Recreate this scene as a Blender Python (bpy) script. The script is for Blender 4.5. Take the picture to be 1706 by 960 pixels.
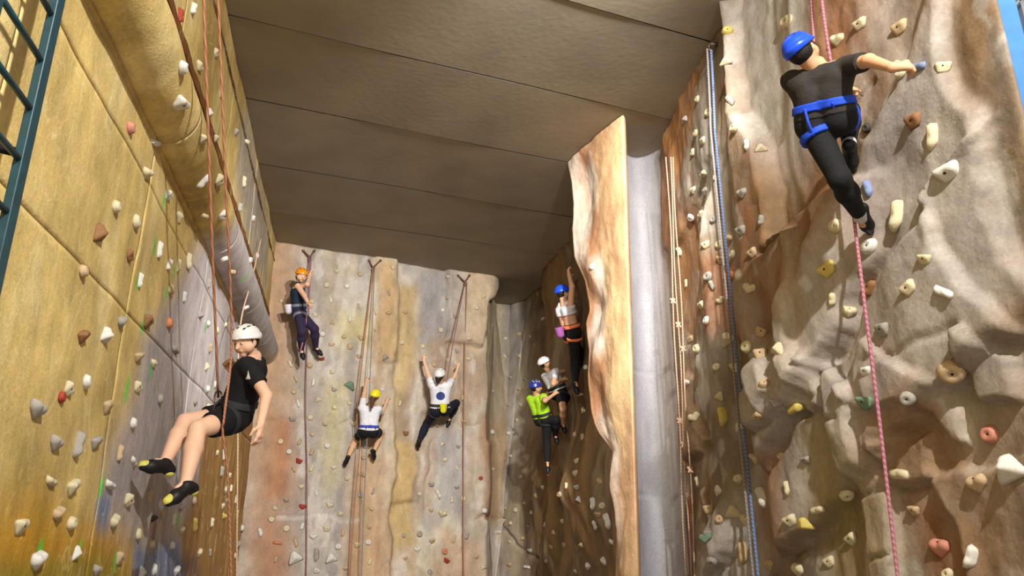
import bpy, math, random
import numpy as np
from mathutils import Vector, Matrix
from mathutils.bvhtree import BVHTree

for o in list(bpy.data.objects):
    bpy.data.objects.remove(o)
S = bpy.context.scene
COL = S.collection
PI = math.pi
# ------------------------------------------------------------------ camera
F = 1250.0                      # focal length in pixels of the 1706 wide frame
PITCH = math.radians(18)
EYE = 1.5                       # camera height over the floor
cd = bpy.data.cameras.new('camera')
cd.sensor_fit = 'HORIZONTAL'
cd.sensor_width = 36
cd.lens = F / 1706 * 36
cam = bpy.data.objects.new('camera', cd)
COL.objects.link(cam)
cam.location = (0, 0, EYE)
cam.rotation_euler = (PI / 2 + PITCH, 0, 0)
S.camera = cam
# ------------------------------------------------------------------ world, lamps, exposure
W = bpy.data.worlds.new('hall_ambience')
S.world = W
W.use_nodes = True
W.node_tree.nodes['Background'].inputs[0].default_value = (1.0, 0.97, 0.93, 1)
W.node_tree.nodes['Background'].inputs[1].default_value = 0.88
S.view_settings.view_transform = 'Standard'
S.view_settings.look = 'None'
S.view_settings.gamma = 1
S.view_settings.use_curve_mapping = False
S.view_settings.exposure = 0.12


def lamp(name, loc, target, power, size, spot=None, blend=0.6, col=(1, .97, .92)):
    if spot:
        l = bpy.data.lights.new(name, 'SPOT')
        l.spot_size = math.radians(spot)
        l.spot_blend = blend
        l.shadow_soft_size = size
    else:
        l = bpy.data.lights.new(name, 'AREA')
        l.shape = 'DISK'
        l.size = size
    l.energy = power
    l.color = col
    o = bpy.data.objects.new(name, l)
    COL.objects.link(o)
    o.location = loc
    o.rotation_euler = (Vector(target) - Vector(loc)).to_track_quat('-Z', 'Y').to_euler()
    return o


lamp('floodlight_general', (1.7, -0.6, 6.1), (-1.4, 7, 2.6), 600, 0.14)
lamp('floodlight_back_wall', (1.3, 3.4, 6.1), (-1.9, 13, 3.0), 2600, 0.1, spot=75, blend=.8)
lamp('floodlight_side', (-1.6, 3.0, 6.1), (1.0, 10.5, 3.2), 650, 0.1, spot=50, blend=.8)

# ------------------------------------------------------------------ basic helpers
rng = random.Random(7)


def ray(u, v):
    cx = (u - 853) / F
    up = (480 - v) / F
    return Vector((cx, math.cos(PITCH) - math.sin(PITCH) * up, math.sin(PITCH) + math.cos(PITCH) * up))


def P(u, v, t):
    return ray(u, v) * t + Vector((0, 0, EYE))


def hsh(ix, iy, iz, seed):
    h = (ix * 374761393 + iy * 668265263 + iz * 2147483647 + seed * 974711) & 0xffffffff
    h = ((h ^ (h >> 13)) * 1274126177) & 0xffffffff
    return ((h ^ (h >> 16)) & 0xffff) / 65535.0


def noise(x, y, z, seed=0):
    x, y, z = np.broadcast_arrays(np.asarray(x, float), np.asarray(y, float), np.asarray(z, float))
    ix, iy, iz = (np.floor(a).astype(np.int64) for a in (x, y, z))
    fx, fy, fz = x - ix, y - iy, z - iz
    fx, fy, fz = (a * a * a * (a * (a * 6 - 15) + 10) for a in (fx, fy, fz))
    r = 0
    for dx in (0, 1):
        for dy in (0, 1):
            for dz in (0, 1):
                w = (fx if dx else 1 - fx) * (fy if dy else 1 - fy) * (fz if dz else 1 - fz)
                r = r + w * hsh(ix + dx, iy + dy, iz + dz, seed)
    return r * 2 - 1


def fbm(x, y, z, oct=4, seed=0):
    a, r, k = 1.0, 0, 1.0
    for i in range(oct):
        r = r + a * noise(x * k, y * k, z * k, seed + i * 17)
        a *= .5
        k *= 2.03
    return r


def sstep(a, b, x):
    t = np.clip((x - a) / (b - a), 0, 1)
    return t * t * (3 - 2 * t)


def link(name, me, mat=None, parent=None):
    o = bpy.data.objects.new(name, me)
    COL.objects.link(o)
    if mat is not None:
        me.materials.append(mat)
    if parent is not None:
        o.parent = parent
    return o


def mesh(name, verts, faces, smooth=True, cols=None):
    me = bpy.data.meshes.new(name)
    verts = np.asarray(verts, dtype=np.float32)
    if isinstance(faces, np.ndarray) and len(faces):
        n, k = faces.shape
        me.vertices.add(len(verts))
        me.vertices.foreach_set('co', verts.ravel())
        me.loops.add(n * k)
        me.loops.foreach_set('vertex_index', faces.astype(np.int32).ravel())
        me.polygons.add(n)
        me.polygons.foreach_set('loop_start', np.arange(0, n * k, k, dtype=np.int32))
        me.polygons.foreach_set('loop_total', np.full(n, k, dtype=np.int32))
        me.update(calc_edges=True)
    else:
        me.from_pydata([tuple(map(float, v)) for v in verts], [], [tuple(map(int, f)) for f in faces])
        me.update()
    if smooth:
        me.polygons.foreach_set('use_smooth', np.ones(len(me.polygons), dtype=bool))
    if cols is not None:
        at = me.color_attributes.new('Col', 'FLOAT_COLOR', 'POINT')
        c = np.ones((len(verts), 4), dtype=np.float32)
        c[:, :3] = cols
        at.data.foreach_set('color', c.ravel())
    return me


def tag(o, label, cat, group=None, kind=None):
    o['label'] = label
    o['category'] = cat
    if group:
        o['group'] = group
    if kind:
        o['kind'] = kind
    return o


def struct(o):
    o['kind'] = 'structure'
    return o


def empty(name, loc):
    o = bpy.data.objects.new(name, None)
    COL.objects.link(o)
    o.location = loc
    o.empty_display_size = .1
    return o


def adopt(o, root):
    o.parent = root
    o.matrix_parent_inverse = Matrix.Translation(root.location).inverted()
    return o


def lin(r, g, b):
    return tuple(((c / 255) / 12.92 if c / 255 <= .04045 else ((c / 255 + .055) / 1.055) ** 2.4) for c in (r, g, b))


def mat(name, col, rough=.6, metal=0, nscale=0, namp=.15, bump=0, bscale=60, spec=.3):
    m = bpy.data.materials.new(name)
    m.use_nodes = True
    nt = m.node_tree
    b = nt.nodes['Principled BSDF']
    b.inputs['Roughness'].default_value = rough
    b.inputs['Metallic'].default_value = metal
    b.inputs['Specular IOR Level'].default_value = spec
    tc = nt.nodes.new('ShaderNodeTexCoord')
    n = nt.nodes.new('ShaderNodeTexNoise')
    n.inputs['Scale'].default_value = nscale or 8
    n.inputs['Detail'].default_value = 5
    nt.links.new(tc.outputs['Object'], n.inputs['Vector'])
    r = nt.nodes.new('ShaderNodeValToRGB')
    r.color_ramp.elements[0].position = .3
    r.color_ramp.elements[1].position = .7
    r.color_ramp.elements[0].color = tuple(c * (1 - namp) for c in col) + (1,)
    r.color_ramp.elements[1].color = tuple(min(1, c * (1 + namp)) for c in col) + (1,)
    nt.links.new(n.outputs['Fac'], r.inputs['Fac'])
    nt.links.new(r.outputs['Color'], b.inputs['Base Color'])
    if bump:
        n2 = nt.nodes.new('ShaderNodeTexNoise')
        n2.inputs['Scale'].default_value = bscale
        n2.inputs['Detail'].default_value = 6
        nt.links.new(tc.outputs['Object'], n2.inputs['Vector'])
        bp = nt.nodes.new('ShaderNodeBump')
        bp.inputs['Strength'].default_value = bump
        bp.inputs['Distance'].default_value = .02
        nt.links.new(n2.outputs['Fac'], bp.inputs['Height'])
        nt.links.new(bp.outputs['Normal'], b.inputs['Normal'])
    return m


def paint_mat(name, rough=.75, bump=.5, bscale=25, streak=(1, 1, 1), amp=.22, spec=.25, scratch=0):
    """painted surface: colour attribute x procedural mottling, plus fine relief"""
    m = bpy.data.materials.new(name)
    m.use_nodes = True
    nt = m.node_tree
    L = nt.links.new
    b = nt.nodes['Principled BSDF']
    b.inputs['Roughness'].default_value = rough
    b.inputs['Specular IOR Level'].default_value = spec
    at = nt.nodes.new('ShaderNodeAttribute')
    at.attribute_name = 'Col'
    tc = nt.nodes.new('ShaderNodeTexCoord')
    mp = nt.nodes.new('ShaderNodeMapping')
    mp.inputs['Scale'].default_value = streak
    L(tc.outputs['Object'], mp.inputs['Vector'])
    n = nt.nodes.new('ShaderNodeTexNoise')
    n.inputs['Scale'].default_value = 5
    n.inputs['Detail'].default_value = 9
    n.inputs['Roughness'].default_value = .65
    L(mp.outputs['Vector'], n.inputs['Vector'])
    mr = nt.nodes.new('ShaderNodeMapRange')
    mr.inputs['From Min'].default_value = .3
    mr.inputs['From Max'].default_value = .7
    mr.inputs['To Min'].default_value = 1 - amp
    mr.inputs['To Max'].default_value = 1 + amp
    L(n.outputs['Fac'], mr.inputs['Value'])
    mx = nt.nodes.new('ShaderNodeVectorMath')
    mx.operation = 'SCALE'
    L(at.outputs['Color'], mx.inputs[0])
    n3 = nt.nodes.new('ShaderNodeTexNoise')
    n3.inputs['Scale'].default_value = 38
    n3.inputs['Detail'].default_value = 6
    n3.inputs['Roughness'].default_value = .7
    L(tc.outputs['Object'], n3.inputs['Vector'])
    m3 = nt.nodes.new('ShaderNodeMapRange')
    m3.inputs['From Min'].default_value = .3
    m3.inputs['From Max'].default_value = .7
    m3.inputs['To Min'].default_value = .86
    m3.inputs['To Max'].default_value = 1.14
    L(n3.outputs['Fac'], m3.inputs['Value'])
    ml = nt.nodes.new('ShaderNodeMath')
    ml.operation = 'MULTIPLY'
    L(mr.outputs['Result'], ml.inputs[0])
    L(m3.outputs['Result'], ml.inputs[1])
    L(ml.outputs[0], mx.inputs['Scale'])
    out = mx.outputs['Vector']
    if scratch:
        mp2 = nt.nodes.new('ShaderNodeMapping')
        mp2.inputs['Scale'].default_value = (1, 1, .35)
        mp2.inputs['Rotation'].default_value = (.5, 0, 0)
        L(tc.outputs['Object'], mp2.inputs['Vector'])
        v = nt.nodes.new('ShaderNodeTexNoise')
        v.inputs['Scale'].default_value = 3.1
        v.inputs['Detail'].default_value = 3
        v.inputs['Distortion'].default_value = 1.2
        L(mp2.outputs['Vector'], v.inputs['Vector'])
        a = nt.nodes.new('ShaderNodeMath')
        a.operation = 'SUBTRACT'
        a.inputs[1].default_value = .5
        L(v.outputs['Fac'], a.inputs[0])
        a2 = nt.nodes.new('ShaderNodeMath')
        a2.operation = 'ABSOLUTE'
        L(a.outputs[0], a2.inputs[0])
        r2 = nt.nodes.new('ShaderNodeMapRange')
        r2.inputs['From Min'].default_value = 0
        r2.inputs['From Max'].default_value = .012
        r2.inputs['To Min'].default_value = scratch
        r2.inputs['To Max'].default_value = 0
        L(a2.outputs[0], r2.inputs['Value'])
        mix = nt.nodes.new('ShaderNodeMix')
        mix.data_type = 'RGBA'
        L(r2.outputs['Result'], mix.inputs['Factor'])
        L(out, mix.inputs['A'])
        mix.inputs['B'].default_value = lin(232, 214, 160) + (1,)
        out = mix.outputs['Result']
    L(out, b.inputs['Base Color'])
    n2 = nt.nodes.new('ShaderNodeTexNoise')
    n2.inputs['Scale'].default_value = bscale
    n2.inputs['Detail'].default_value = 8
    n2.inputs['Roughness'].default_value = .6
    L(tc.outputs['Object'], n2.inputs['Vector'])
    bp = nt.nodes.new('ShaderNodeBump')
    bp.inputs['Strength'].default_value = bump
    bp.inputs['Distance'].default_value = .03
    L(n2.outputs['Fac'], bp.inputs['Height'])
    L(bp.outputs['Normal'], b.inputs['Normal'])
    return m


def box_mesh(name, c, size, bevel=.0, rot=None):
    x, y, z = (s / 2 for s in size)
    b = min(bevel, x * .9, y * .9, z * .9)
    vs, fs = [], []
    if b <= 0:
        vs = [(sx * x, sy * y, sz * z) for sx in (-1, 1) for sy in (-1, 1) for sz in (-1, 1)]
        fs = [(0, 1, 3, 2), (4, 6, 7, 5), (0, 4, 5, 1), (2, 3, 7, 6), (0, 2, 6, 4), (1, 5, 7, 3)]
    else:
        import bmesh
        bm = bmesh.new()
        bmesh.ops.create_cube(bm, size=1)
        for v in bm.verts:
            v.co = Vector((v.co.x * 2 * x, v.co.y * 2 * y, v.co.z * 2 * z))
        bmesh.ops.bevel(bm, geom=bm.edges[:], offset=b, segments=2, affect='EDGES', profile=.5)
        vs = [tuple(v.co) for v in bm.verts]
        bm.verts.index_update()
        fs = [tuple(v.index for v in f.verts) for f in bm.faces]
        bm.free()
    R = rot or Matrix.Identity(3)
    vs = [tuple(R @ Vector(v) + Vector(c)) for v in vs]
    return mesh(name, vs, fs, smooth=False)


def catmull(pts, n=8):
    pts = [Vector(p) for p in pts]
    if len(pts) < 3:
        return [pts[0].lerp(pts[-1], i / n) for i in range(n + 1)]
    q = [pts[0] * 2 - pts[1]] + pts + [pts[-1] * 2 - pts[-2]]
    out = []
    for i in range(1, len(q) - 2):
        a, b, c, d = q[i - 1], q[i], q[i + 1], q[i + 2]
        for k in range(n):
            t = k / n
            out.append(.5 * (2 * b + (c - a) * t + (2 * a - 5 * b + 4 * c - d) * t * t + (3 * b - a - 3 * c + d) * t ** 3))
    out.append(pts[-1])
    return out


def tube_data(pts, r, seg=8, cap=True):
    pts = [Vector(p) for p in pts]
    vs, fs = [], []
    nrm = None
    for i, p in enumerate(pts):
        d = (pts[min(i + 1, len(pts) - 1)] - pts[max(i - 1, 0)]).normalized()
        if nrm is None:
            nrm = d.orthogonal().normalized()
        nrm = (nrm - d * nrm.dot(d)).normalized()
        bn = d.cross(nrm)
        rr = r[i] if isinstance(r, (list, tuple)) else r
        for k in range(seg):
            a = 2 * PI * k / seg
            vs.append(p + (nrm * math.cos(a) + bn * math.sin(a)) * rr)
    for i in range(len(pts) - 1):
        for k in range(seg):
            a, b = i * seg + k, i * seg + (k + 1) % seg
            fs.append((a, b, b + seg, a + seg))
    if cap:
        fs.append(tuple(range(seg))[::-1])
        fs.append(tuple(range(len(vs) - seg, len(vs))))
    return vs, fs


def tubes(name, specs):
    V, Fc = [], []
    for pts, r, seg in specs:
        v, f = tube_data(pts, r, seg)
        o = len(V)
        V += v
        Fc += [tuple(i + o for i in q) for q in f]
    return mesh(name, [tuple(v) for v in V], Fc)


def bvh_of(o):
    me = o.data
    return BVHTree.FromPolygons([o.matrix_world @ v.co for v in me.vertices], [tuple(p.vertices) for p in me.polygons])


# ------------------------------------------------------------------ walls as relief over a plan line
class Plan:
    """a vertical wall following a plan polyline; s runs along it, z up (world); normal to the right of travel"""

    def __init__(self, pts, smooth=0):
        pts = [np.array(p, float) for p in pts]
        for _ in range(smooth):
            q = [pts[0]]
            for a, b in zip(pts[:-1], pts[1:]):
                q += [a * .75 + b * .25, a * .25 + b * .75]
            pts = q + [pts[-1]]
        self.p = np.array(pts)
        d = np.diff(self.p, axis=0)
        self.l = np.hypot(d[:, 0], d[:, 1])
        self.s = np.concatenate([[0], np.cumsum(self.l)])
        self.L = self.s[-1]

    def at(self, s):
        x = np.interp(s, self.s, self.p[:, 0])
        y = np.interp(s, self.s, self.p[:, 1])
        e = .03
        dx = np.interp(s + e, self.s, self.p[:, 0]) - np.interp(s - e, self.s, self.p[:, 0])
        dy = np.interp(s + e, self.s, self.p[:, 1]) - np.interp(s - e, self.s, self.p[:, 1])
        l = np.hypot(dx, dy) + 1e-9
        return x, y, dy / l, -dx / l

    def sz(self, u, v):
        d = ray(u, v)
        best = None
        n = len(self.p) - 1
        for i in range(n):
            A, B = self.p[i], self.p[i + 1]
            ex, ey = B - A
            det = -d.x * ey + ex * d.y
            if abs(det) < 1e-9:
                continue
            t = (-A[0] * ey + ex * A[1]) / det
            k = ((t * d.x - A[0]) * ex + (t * d.y - A[1]) * ey) / (ex * ex + ey * ey)
            lo, hi = (-9 if i == 0 else 0), (9 if i == n - 1 else 1)
            if t > 0 and lo <= k <= hi and (best is None or t < best[0]):
                best = (t, self.s[i] + k * self.l[i], EYE + t * d.z)
        return (best[1], best[2]) if best else (0, 0)


def sdpoly(s, z, pts):
    d = np.full(s.shape, 1e9)
    inside = np.zeros(s.shape, bool)
    n = len(pts)
    for i in range(n):
        ax, ay = pts[i]
        bx, by = pts[(i + 1) % n]
        ex, ey = bx - ax, by - ay
        t = np.clip(((s - ax) * ex + (z - ay) * ey) / (ex * ex + ey * ey + 1e-12), 0, 1)
        d = np.minimum(d, np.hypot(s - ax - t * ex, z - ay - t * ey))
        c = ((ay > z) != (by > z)) & (s < (bx - ax) * (z - ay) / (by - ay + 1e-12) + ax)
        inside ^= c
    return np.where(inside, -d, d)


def sdline(s, z, pts):
    d = np.full(s.shape, 1e9)
    for (ax, ay), (bx, by) in zip(pts[:-1], pts[1:]):
        ex, ey = bx - ax, by - ay
        t = np.clip(((s - ax) * ex + (z - ay) * ey) / (ex * ex + ey * ey + 1e-12), 0, 1)
        d = np.minimum(d, np.hypot(s - ax - t * ex, z - ay - t * ey))
    return d


class Field:
    """relief and paint over (s, z) of a plan"""

    def __init__(self, plan, S_, Z_, seed, warp=.05):
        self.plan, self.s, self.z = plan, S_, Z_
        x, y, _, _ = plan.at(S_)
        self.x, self.y = x, y
        self.ws = S_ + warp * fbm(S_ * 2.3, Z_ * 2.3, 0, 4, seed + 50)
        self.wz = Z_ + warp * fbm(S_ * 2.3, Z_ * 2.3, 7, 4, seed + 90)
        self.h = np.zeros(S_.shape)
        self.c = np.zeros(S_.shape + (3,))
        self.seed = seed
        self.strength = 1.0

    def px(self, pts):
        return [self.plan.sz(u, v) for u, v in pts]

    def block(self, pts, h, soft=.05):
        d = sdpoly(self.ws, self.wz, self.px(pts))
        self.h += h * (1 - sstep(-soft, soft, d))

    def crack(self, pts, depth, width=.03):
        d = sdline(self.ws, self.wz, self.px(pts))
        self.h -= depth * np.exp(-(d / width) ** 2)

    def facets(self, n, amp, tilt, sharp=9):
        r = np.random.RandomState(self.seed)
        cs = np.stack([r.uniform(self.s.min(), self.s.max(), n), r.uniform(self.z.min(), self.z.max(), n)], 1)
        off = r.uniform(-amp, amp, n)
        g = r.uniform(-tilt, tilt, (n, 2))
        num = np.zeros(self.s.shape)
        den = np.zeros(self.s.shape) + 1e-12
        for i in range(n):
            ds, dz = self.ws - cs[i, 0], (self.wz - cs[i, 1]) * .6
            w = np.exp(-sharp * np.hypot(ds, dz)) ** 2
            num += w * (off[i] + g[i, 0] * ds + g[i, 1] * dz)
            den += w
        self.h += num / den

    def rough(self, a1=.05, a2=.015, f1=1.2, f2=5):
        self.h += a1 * fbm(self.s * f1, self.z * f1 * .7, 1.5, 4, self.seed + 3)
        self.h += a2 * (1 - 2 * np.abs(fbm(self.s * f2, self.z * f2 * .6, 4.5, 4, self.seed + 5)))

    def base(self, cols, scale=.8, stretch=.4):
        k = fbm(self.s * scale, self.z * scale * stretch, 11, 5, self.seed + 21) * .5 + .5
        k = np.clip((k - .1) / .8, 0, .999) * (len(cols) - 1)
        cs = np.array([lin(*c) for c in cols])
        i = np.floor(k).astype(int)
        f = sstep(0, 1, k - i)[..., None]
        self.c = cs[i] * (1 - f) + cs[i + 1] * f

    def paint(self, pts, col, soft=.12, a=1.0):
        d = sdpoly(self.ws, self.wz, self.px(pts))
        soft = soft * 1.5
        w = (a * self.strength * (1 - sstep(-soft, soft, d)))[..., None]
        self.c = self.c * (1 - w) + np.array(lin(*col)) * w

    def mottle(self, col, f, thr, a, stretch=.5, sd=0):
        k = fbm(self.ws * f, self.wz * f * stretch, 23 + sd, 5, self.seed + 61 + sd)
        w = (a * sstep(thr, thr + .35, k))[..., None]
        self.c = self.c * (1 - w) + np.array(lin(*col)) * w

    def spot(self, u, v, r, col, a=.8, sx=1, sz=1):
        s0, z0 = self.plan.sz(u, v)
        d = np.hypot((self.ws - s0) / sx, (self.wz - z0) / sz)
        w = (a * (1 - sstep(r * .35, r, d)))[..., None]
        self.c = self.c * (1 - w) + np.array(lin(*col)) * w

    def stroke(self, pts, col, width, a=.8):
        d = sdline(self.ws, self.wz, self.px(pts))
        w = (a * (1 - sstep(width * .4, width, d)))[..., None]
        self.c = self.c * (1 - w) + np.array(lin(*col)) * w


def grid_faces(nu, nv):
    i = np.arange(nu * nv).reshape(nu, nv)
    return np.stack([i[:-1, :-1], i[1:, :-1], i[1:, 1:], i[:-1, 1:]], -1).reshape(-1, 4)


def relief_obj(name, plan, fld, m, parent=None, thick=.12, n_shift=0):
    """closed shell: relief in front, flat back"""
    x, y, nx, ny = plan.at(fld.s)
    V = np.stack([x + nx * (fld.h + n_shift), y + ny * (fld.h + n_shift), fld.z], -1)
    nu, nv = fld.s.shape
    fr = grid_faces(nu, nv)
    bx = np.stack([x - nx * thick, y - ny * thick, fld.z], -1)
    ring = [(i, 0) for i in range(nu)] + [(nu - 1, j) for j in range(1, nv)] + [(i, nv - 1) for i in range(nu - 2, -1, -1)] + [(0, j) for j in range(nv - 2, 0, -1)]
    idx = np.array([i * nv + j for i, j in ring])
    bv = np.array([bx[i, j] for i, j in ring])
    n0 = nu * nv
    k = len(ring)
    nxt = np.roll(np.arange(k), -1)
    sk = np.stack([idx, n0 + np.arange(k), n0 + nxt, idx[nxt]], -1)
    verts = np.concatenate([V.reshape(-1, 3), bv])
    cols = np.concatenate([fld.c.reshape(-1, 3), np.array([fld.c[i, j] for i, j in ring])])
    me = mesh(name, verts, np.concatenate([fr, sk]), True, np.clip(cols, 0, 1))
    return link(name, me, m, parent)


def make_grid(s0, s1, z0, z1, res):
    nu = max(2, int((s1 - s0) / res) + 1)
    nv = max(2, int((z1 - z0) / res) + 1)
    return np.meshgrid(np.linspace(s0, s1, nu), np.linspace(z0, z1, nv), indexing='ij')


ROCK = paint_mat('painted_artificial_rock', rough=.68, bump=.3, bscale=16, streak=(1, 1, .6), amp=.24)
PLY = paint_mat('painted_textured_panel', rough=.7, bump=.25, bscale=60, streak=(1, 1, .5), amp=.3, scratch=.4)
SMOOTHROCK = paint_mat('smooth_grey_render', rough=.6, bump=.2, bscale=18, streak=(1, 1, .3), amp=.1)
CEIL = 6.3
# ------------------------------------------------------------------ floor, ceiling
M_FLOOR = mat('grey_rubber_mat', lin(140, 132, 122), .8, nscale=3, bump=.2)
fl = struct(link('floor', box_mesh('floor', (0.5, 5.5, -.06), (15, 24, .12)), M_FLOOR))
M_CONC = mat('brown_grey_concrete', lin(152, 141, 124), .8, nscale=1.3, namp=.13, bump=.08, bscale=14)
M_CONC_B = mat('shadow_gap_concrete', lin(60, 54, 46), .9)
ce = struct(link('ceiling', box_mesh('ceiling', (-1.3, 7, CEIL + .3), (7.7, 22, .2)), M_CONC_B))
joints = [-4.9, -3.4, -1.8, -.2, 1.4, 3.0, 4.54, 6.12, 7.735, 9.507, 11.29, 13.07, 14.85, 16.6]
for ya, yb in zip(joints[:-1], joints[1:]):
    g = .009
    xa, xb, k = -5.1, 2.5, .4155
    nn = 24
    vs, fs = [], []
    prof = [(0, .22), (0, .1), (0, 0), (.5, 0), (1, 0), (1, .1), (1, .22)]
    for i in range(nn + 1):
        x = xa + (xb - xa) * i / nn
        y0 = ya + g + k * (x + 2.82)
        y1 = yb - g + k * (x + 2.82)
        for (q, dz) in prof:
            vs.append((x, y0 + (y1 - y0) * q, CEIL + dz + (.006 * math.sin(x * 1.7 + ya * 3) if dz < .1 else 0)))
    npf = len(prof)
    for i in range(nn):
        for j in range(npf - 1):
            a = i * npf + j
            fs.append((a, a + npf, a + npf + 1, a + 1))
    fs.append(tuple(range(npf)))
    fs.append(tuple(range(nn * npf, nn * npf + npf))[::-1])
    o = link('ceiling_panel', mesh('ceiling_panel', vs, fs, smooth=False), M_CONC, ce)
    o.data.materials.append(M_CONC_B)
    for p in o.data.polygons:
        if abs(p.normal.z) < .5:
            p.material_index = 1          # sealant added in dark colour so lit joint sides read as shade

# ------------------------------------------------------------------ left wall: painted panels with a horizontal half-round bulge
LP = Plan([(-2.78 + .2217 * 7.43, -1.5), (-4.17 - .2217 * .25, 12.45)])
wl = struct(link('wall_left', box_mesh('wall_left', (0, 0, 0), (LP.L, .12, CEIL - .01)), mat('panel_backing', lin(96, 74, 40), .9)))
_d = (LP.p[1] - LP.p[0]) / LP.L
_mid = (LP.p[0] + LP.p[1]) / 2 - np.array([_d[1], -_d[0]]) * .09
wl.location = (_mid[0], _mid[1], CEIL / 2)
wl.rotation_euler = (0, 0, math.atan2(_d[1], _d[0]))
S0 = math.hypot(-2.78 - LP.p[0][0], 5.93 - LP.p[0][1])     # s of the point used as origin when measuring


def left_paint(f):
    f.base([(172, 146, 84), (194, 168, 104), (204, 178, 112), (214, 192, 134), (188, 162, 96)], 1.1, .6)
    f.paint([(352, 350), (300, 470), (240, 565), (222, 660), (185, 745), (160, 855), (200, 905), (330, 905), (360, 790), (368, 700), (430, 620), (440, 540), (395, 440)], (170, 161, 160), .16)
    f.paint([(345, 420), (300, 500), (290, 600), (310, 700), (350, 690), (372, 560)], (216, 209, 212), .2, .9)
    f.paint([(392, 200), (385, 290), (402, 400), (436, 480), (442, 400), (428, 300), (405, 180)], (150, 143, 138), .2, .8)
    f.paint([(344, 690), (330, 800), (300, 880), (300, 990), (440, 990), (440, 640)], (150, 112, 62), .15)
    f.paint([(380, 700), (372, 990), (400, 990), (402, 700)], (172, 132, 72), .1, .6)
    f.paint([(-30, 850), (60, 838), (140, 872), (205, 880), (215, 990), (-30, 990)], (186, 136, 22), .12, .85)
    f.paint([(-30, 935), (200, 930), (215, 990), (-30, 990)], (120, 118, 30), .06, .6)
    f.paint([(222, 905), (300, 900), (310, 990), (215, 990)], (92, 120, 168), .07, .8)
    f.paint([(160, 835), (182, 830), (180, 885), (160, 890)], (92, 126, 176), .06, .8)
    f.paint([(290, 930), (330, 925), (330, 970), (290, 970)], (70, 60, 75), .08, .6)
    f.spot(255, 885, .14, (120, 50, 70), .6)
    for u, v in [(262, 412), (277, 328), (231, 472), (282, 487), (296, 447), (242, 540), (214, 645), (170, 812), (126, 918), (60, 918), (196, 928), (254, 612), (328, 305), (302, 862), (345, 545), (375, 455)]:
        f.spot(u - 3, v + 3, .075, (70, 205, 70), .85, .7, 1.3)
    f.stroke([(205, 640), (170, 770), (140, 905), (118, 990)], (206, 188, 140), .008, .7)
    f.stroke([(108, 440), (84, 560), (62, 700), (0, 880)], (206, 182, 110), .008, .6)
    f.stroke([(320, 370), (305, 440)], (224, 204, 150), .008, .7)
    f.stroke([(200, 115), (180, 210)], (226, 206, 150), .008, .8)
    f.stroke([(265, 270), (250, 340)], (226, 206, 150), .008, .7)
    f.stroke([(70, 160), (90, 225), (110, 280), (135, 250)], (226, 206, 150), .008, .7)
    f.stroke([(95, 40), (115, 90), (150, 150)], (222, 200, 140), .008, .6)


panel_rows = [(0, 2.86), (2.86, 3.78), (3.78, 4.12), (4.62, 5.95), (5.95, CEIL - .005)]
seg_s = [S0 + q for q in (-7.7, -5.4, -3.4, -1.25, 1.0, 3.25, 5.0, 6.6)]
left_objs = []
rr = random.Random(3)
for za, zb in panel_rows:
    for sa, sb in zip(seg_s[:-1], seg_s[1:]):
        gs, gz = make_grid(max(sa + .0015, 0), min(sb - .0015, LP.L), za + .002, zb - .002, .03)
        f = Field(LP, gs, gz, 5, .03)
        f.h = .012 * fbm(gs * 1.3, gz * 1.3, 3, 3, 8) + rr.uniform(0, .006) + (.05 if za >= 4.5 else 0)
        e = np.minimum(np.minimum(gs - gs.min(), gs.max() - gs), np.minimum(gz - gz.min(), gz.max() - gz))
        f.h -= .004 * (1 - sstep(0, .03, e))
        if za < 1 and sa > S0 + 1.5:                       # vertical boards near the corner
            f.h -= .02 * np.exp(-(((gs * 2.6) % 1 - .5) / .05) ** 2)
        left_paint(f)
        left_objs.append(relief_obj('panel', LP, f, PLY, wl, .03))
# the half-round bulge, in sections
for sa, sb in zip(seg_s[:-1], seg_s[1:]):
    gs, ga = make_grid(max(sa + .0008, 0), min(sb - .0008, LP.L), 0, 1, .03)
    za, zb = 4.10, 4.63
    gz = za + (zb - za) * (.5 - .5 * np.cos(ga * PI))
    f = Field(LP, gs, gz, 5, .03)
    f.h = .27 * np.sin(ga * PI) ** .9 + .01 * fbm(gs * 2, gz * 2, 3, 3, 8)
    left_paint(f)
    f.paint([(345, 345), (380, 330), (450, 560), (400, 540)], (172, 166, 164), .15, .85)
    left_objs.append(relief_obj('half_round_bulge', LP, f, PLY, wl, .03))
for z, hgt, off, colr in ((4.09, .045, .022, (196, 168, 100)), (4.97, .10, .075, (112, 70, 36)), (5.95, .02, .065, (110, 82, 52))):  # dark middle strip paints in the shadow gap above the bulge
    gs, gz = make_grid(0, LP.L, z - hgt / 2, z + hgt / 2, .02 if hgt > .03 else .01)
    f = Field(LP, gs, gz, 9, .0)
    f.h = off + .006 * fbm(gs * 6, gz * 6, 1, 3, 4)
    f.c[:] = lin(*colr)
    left_objs.append(relief_obj('moulding_and_shade_strip', LP, f, PLY, wl, .02))

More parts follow.
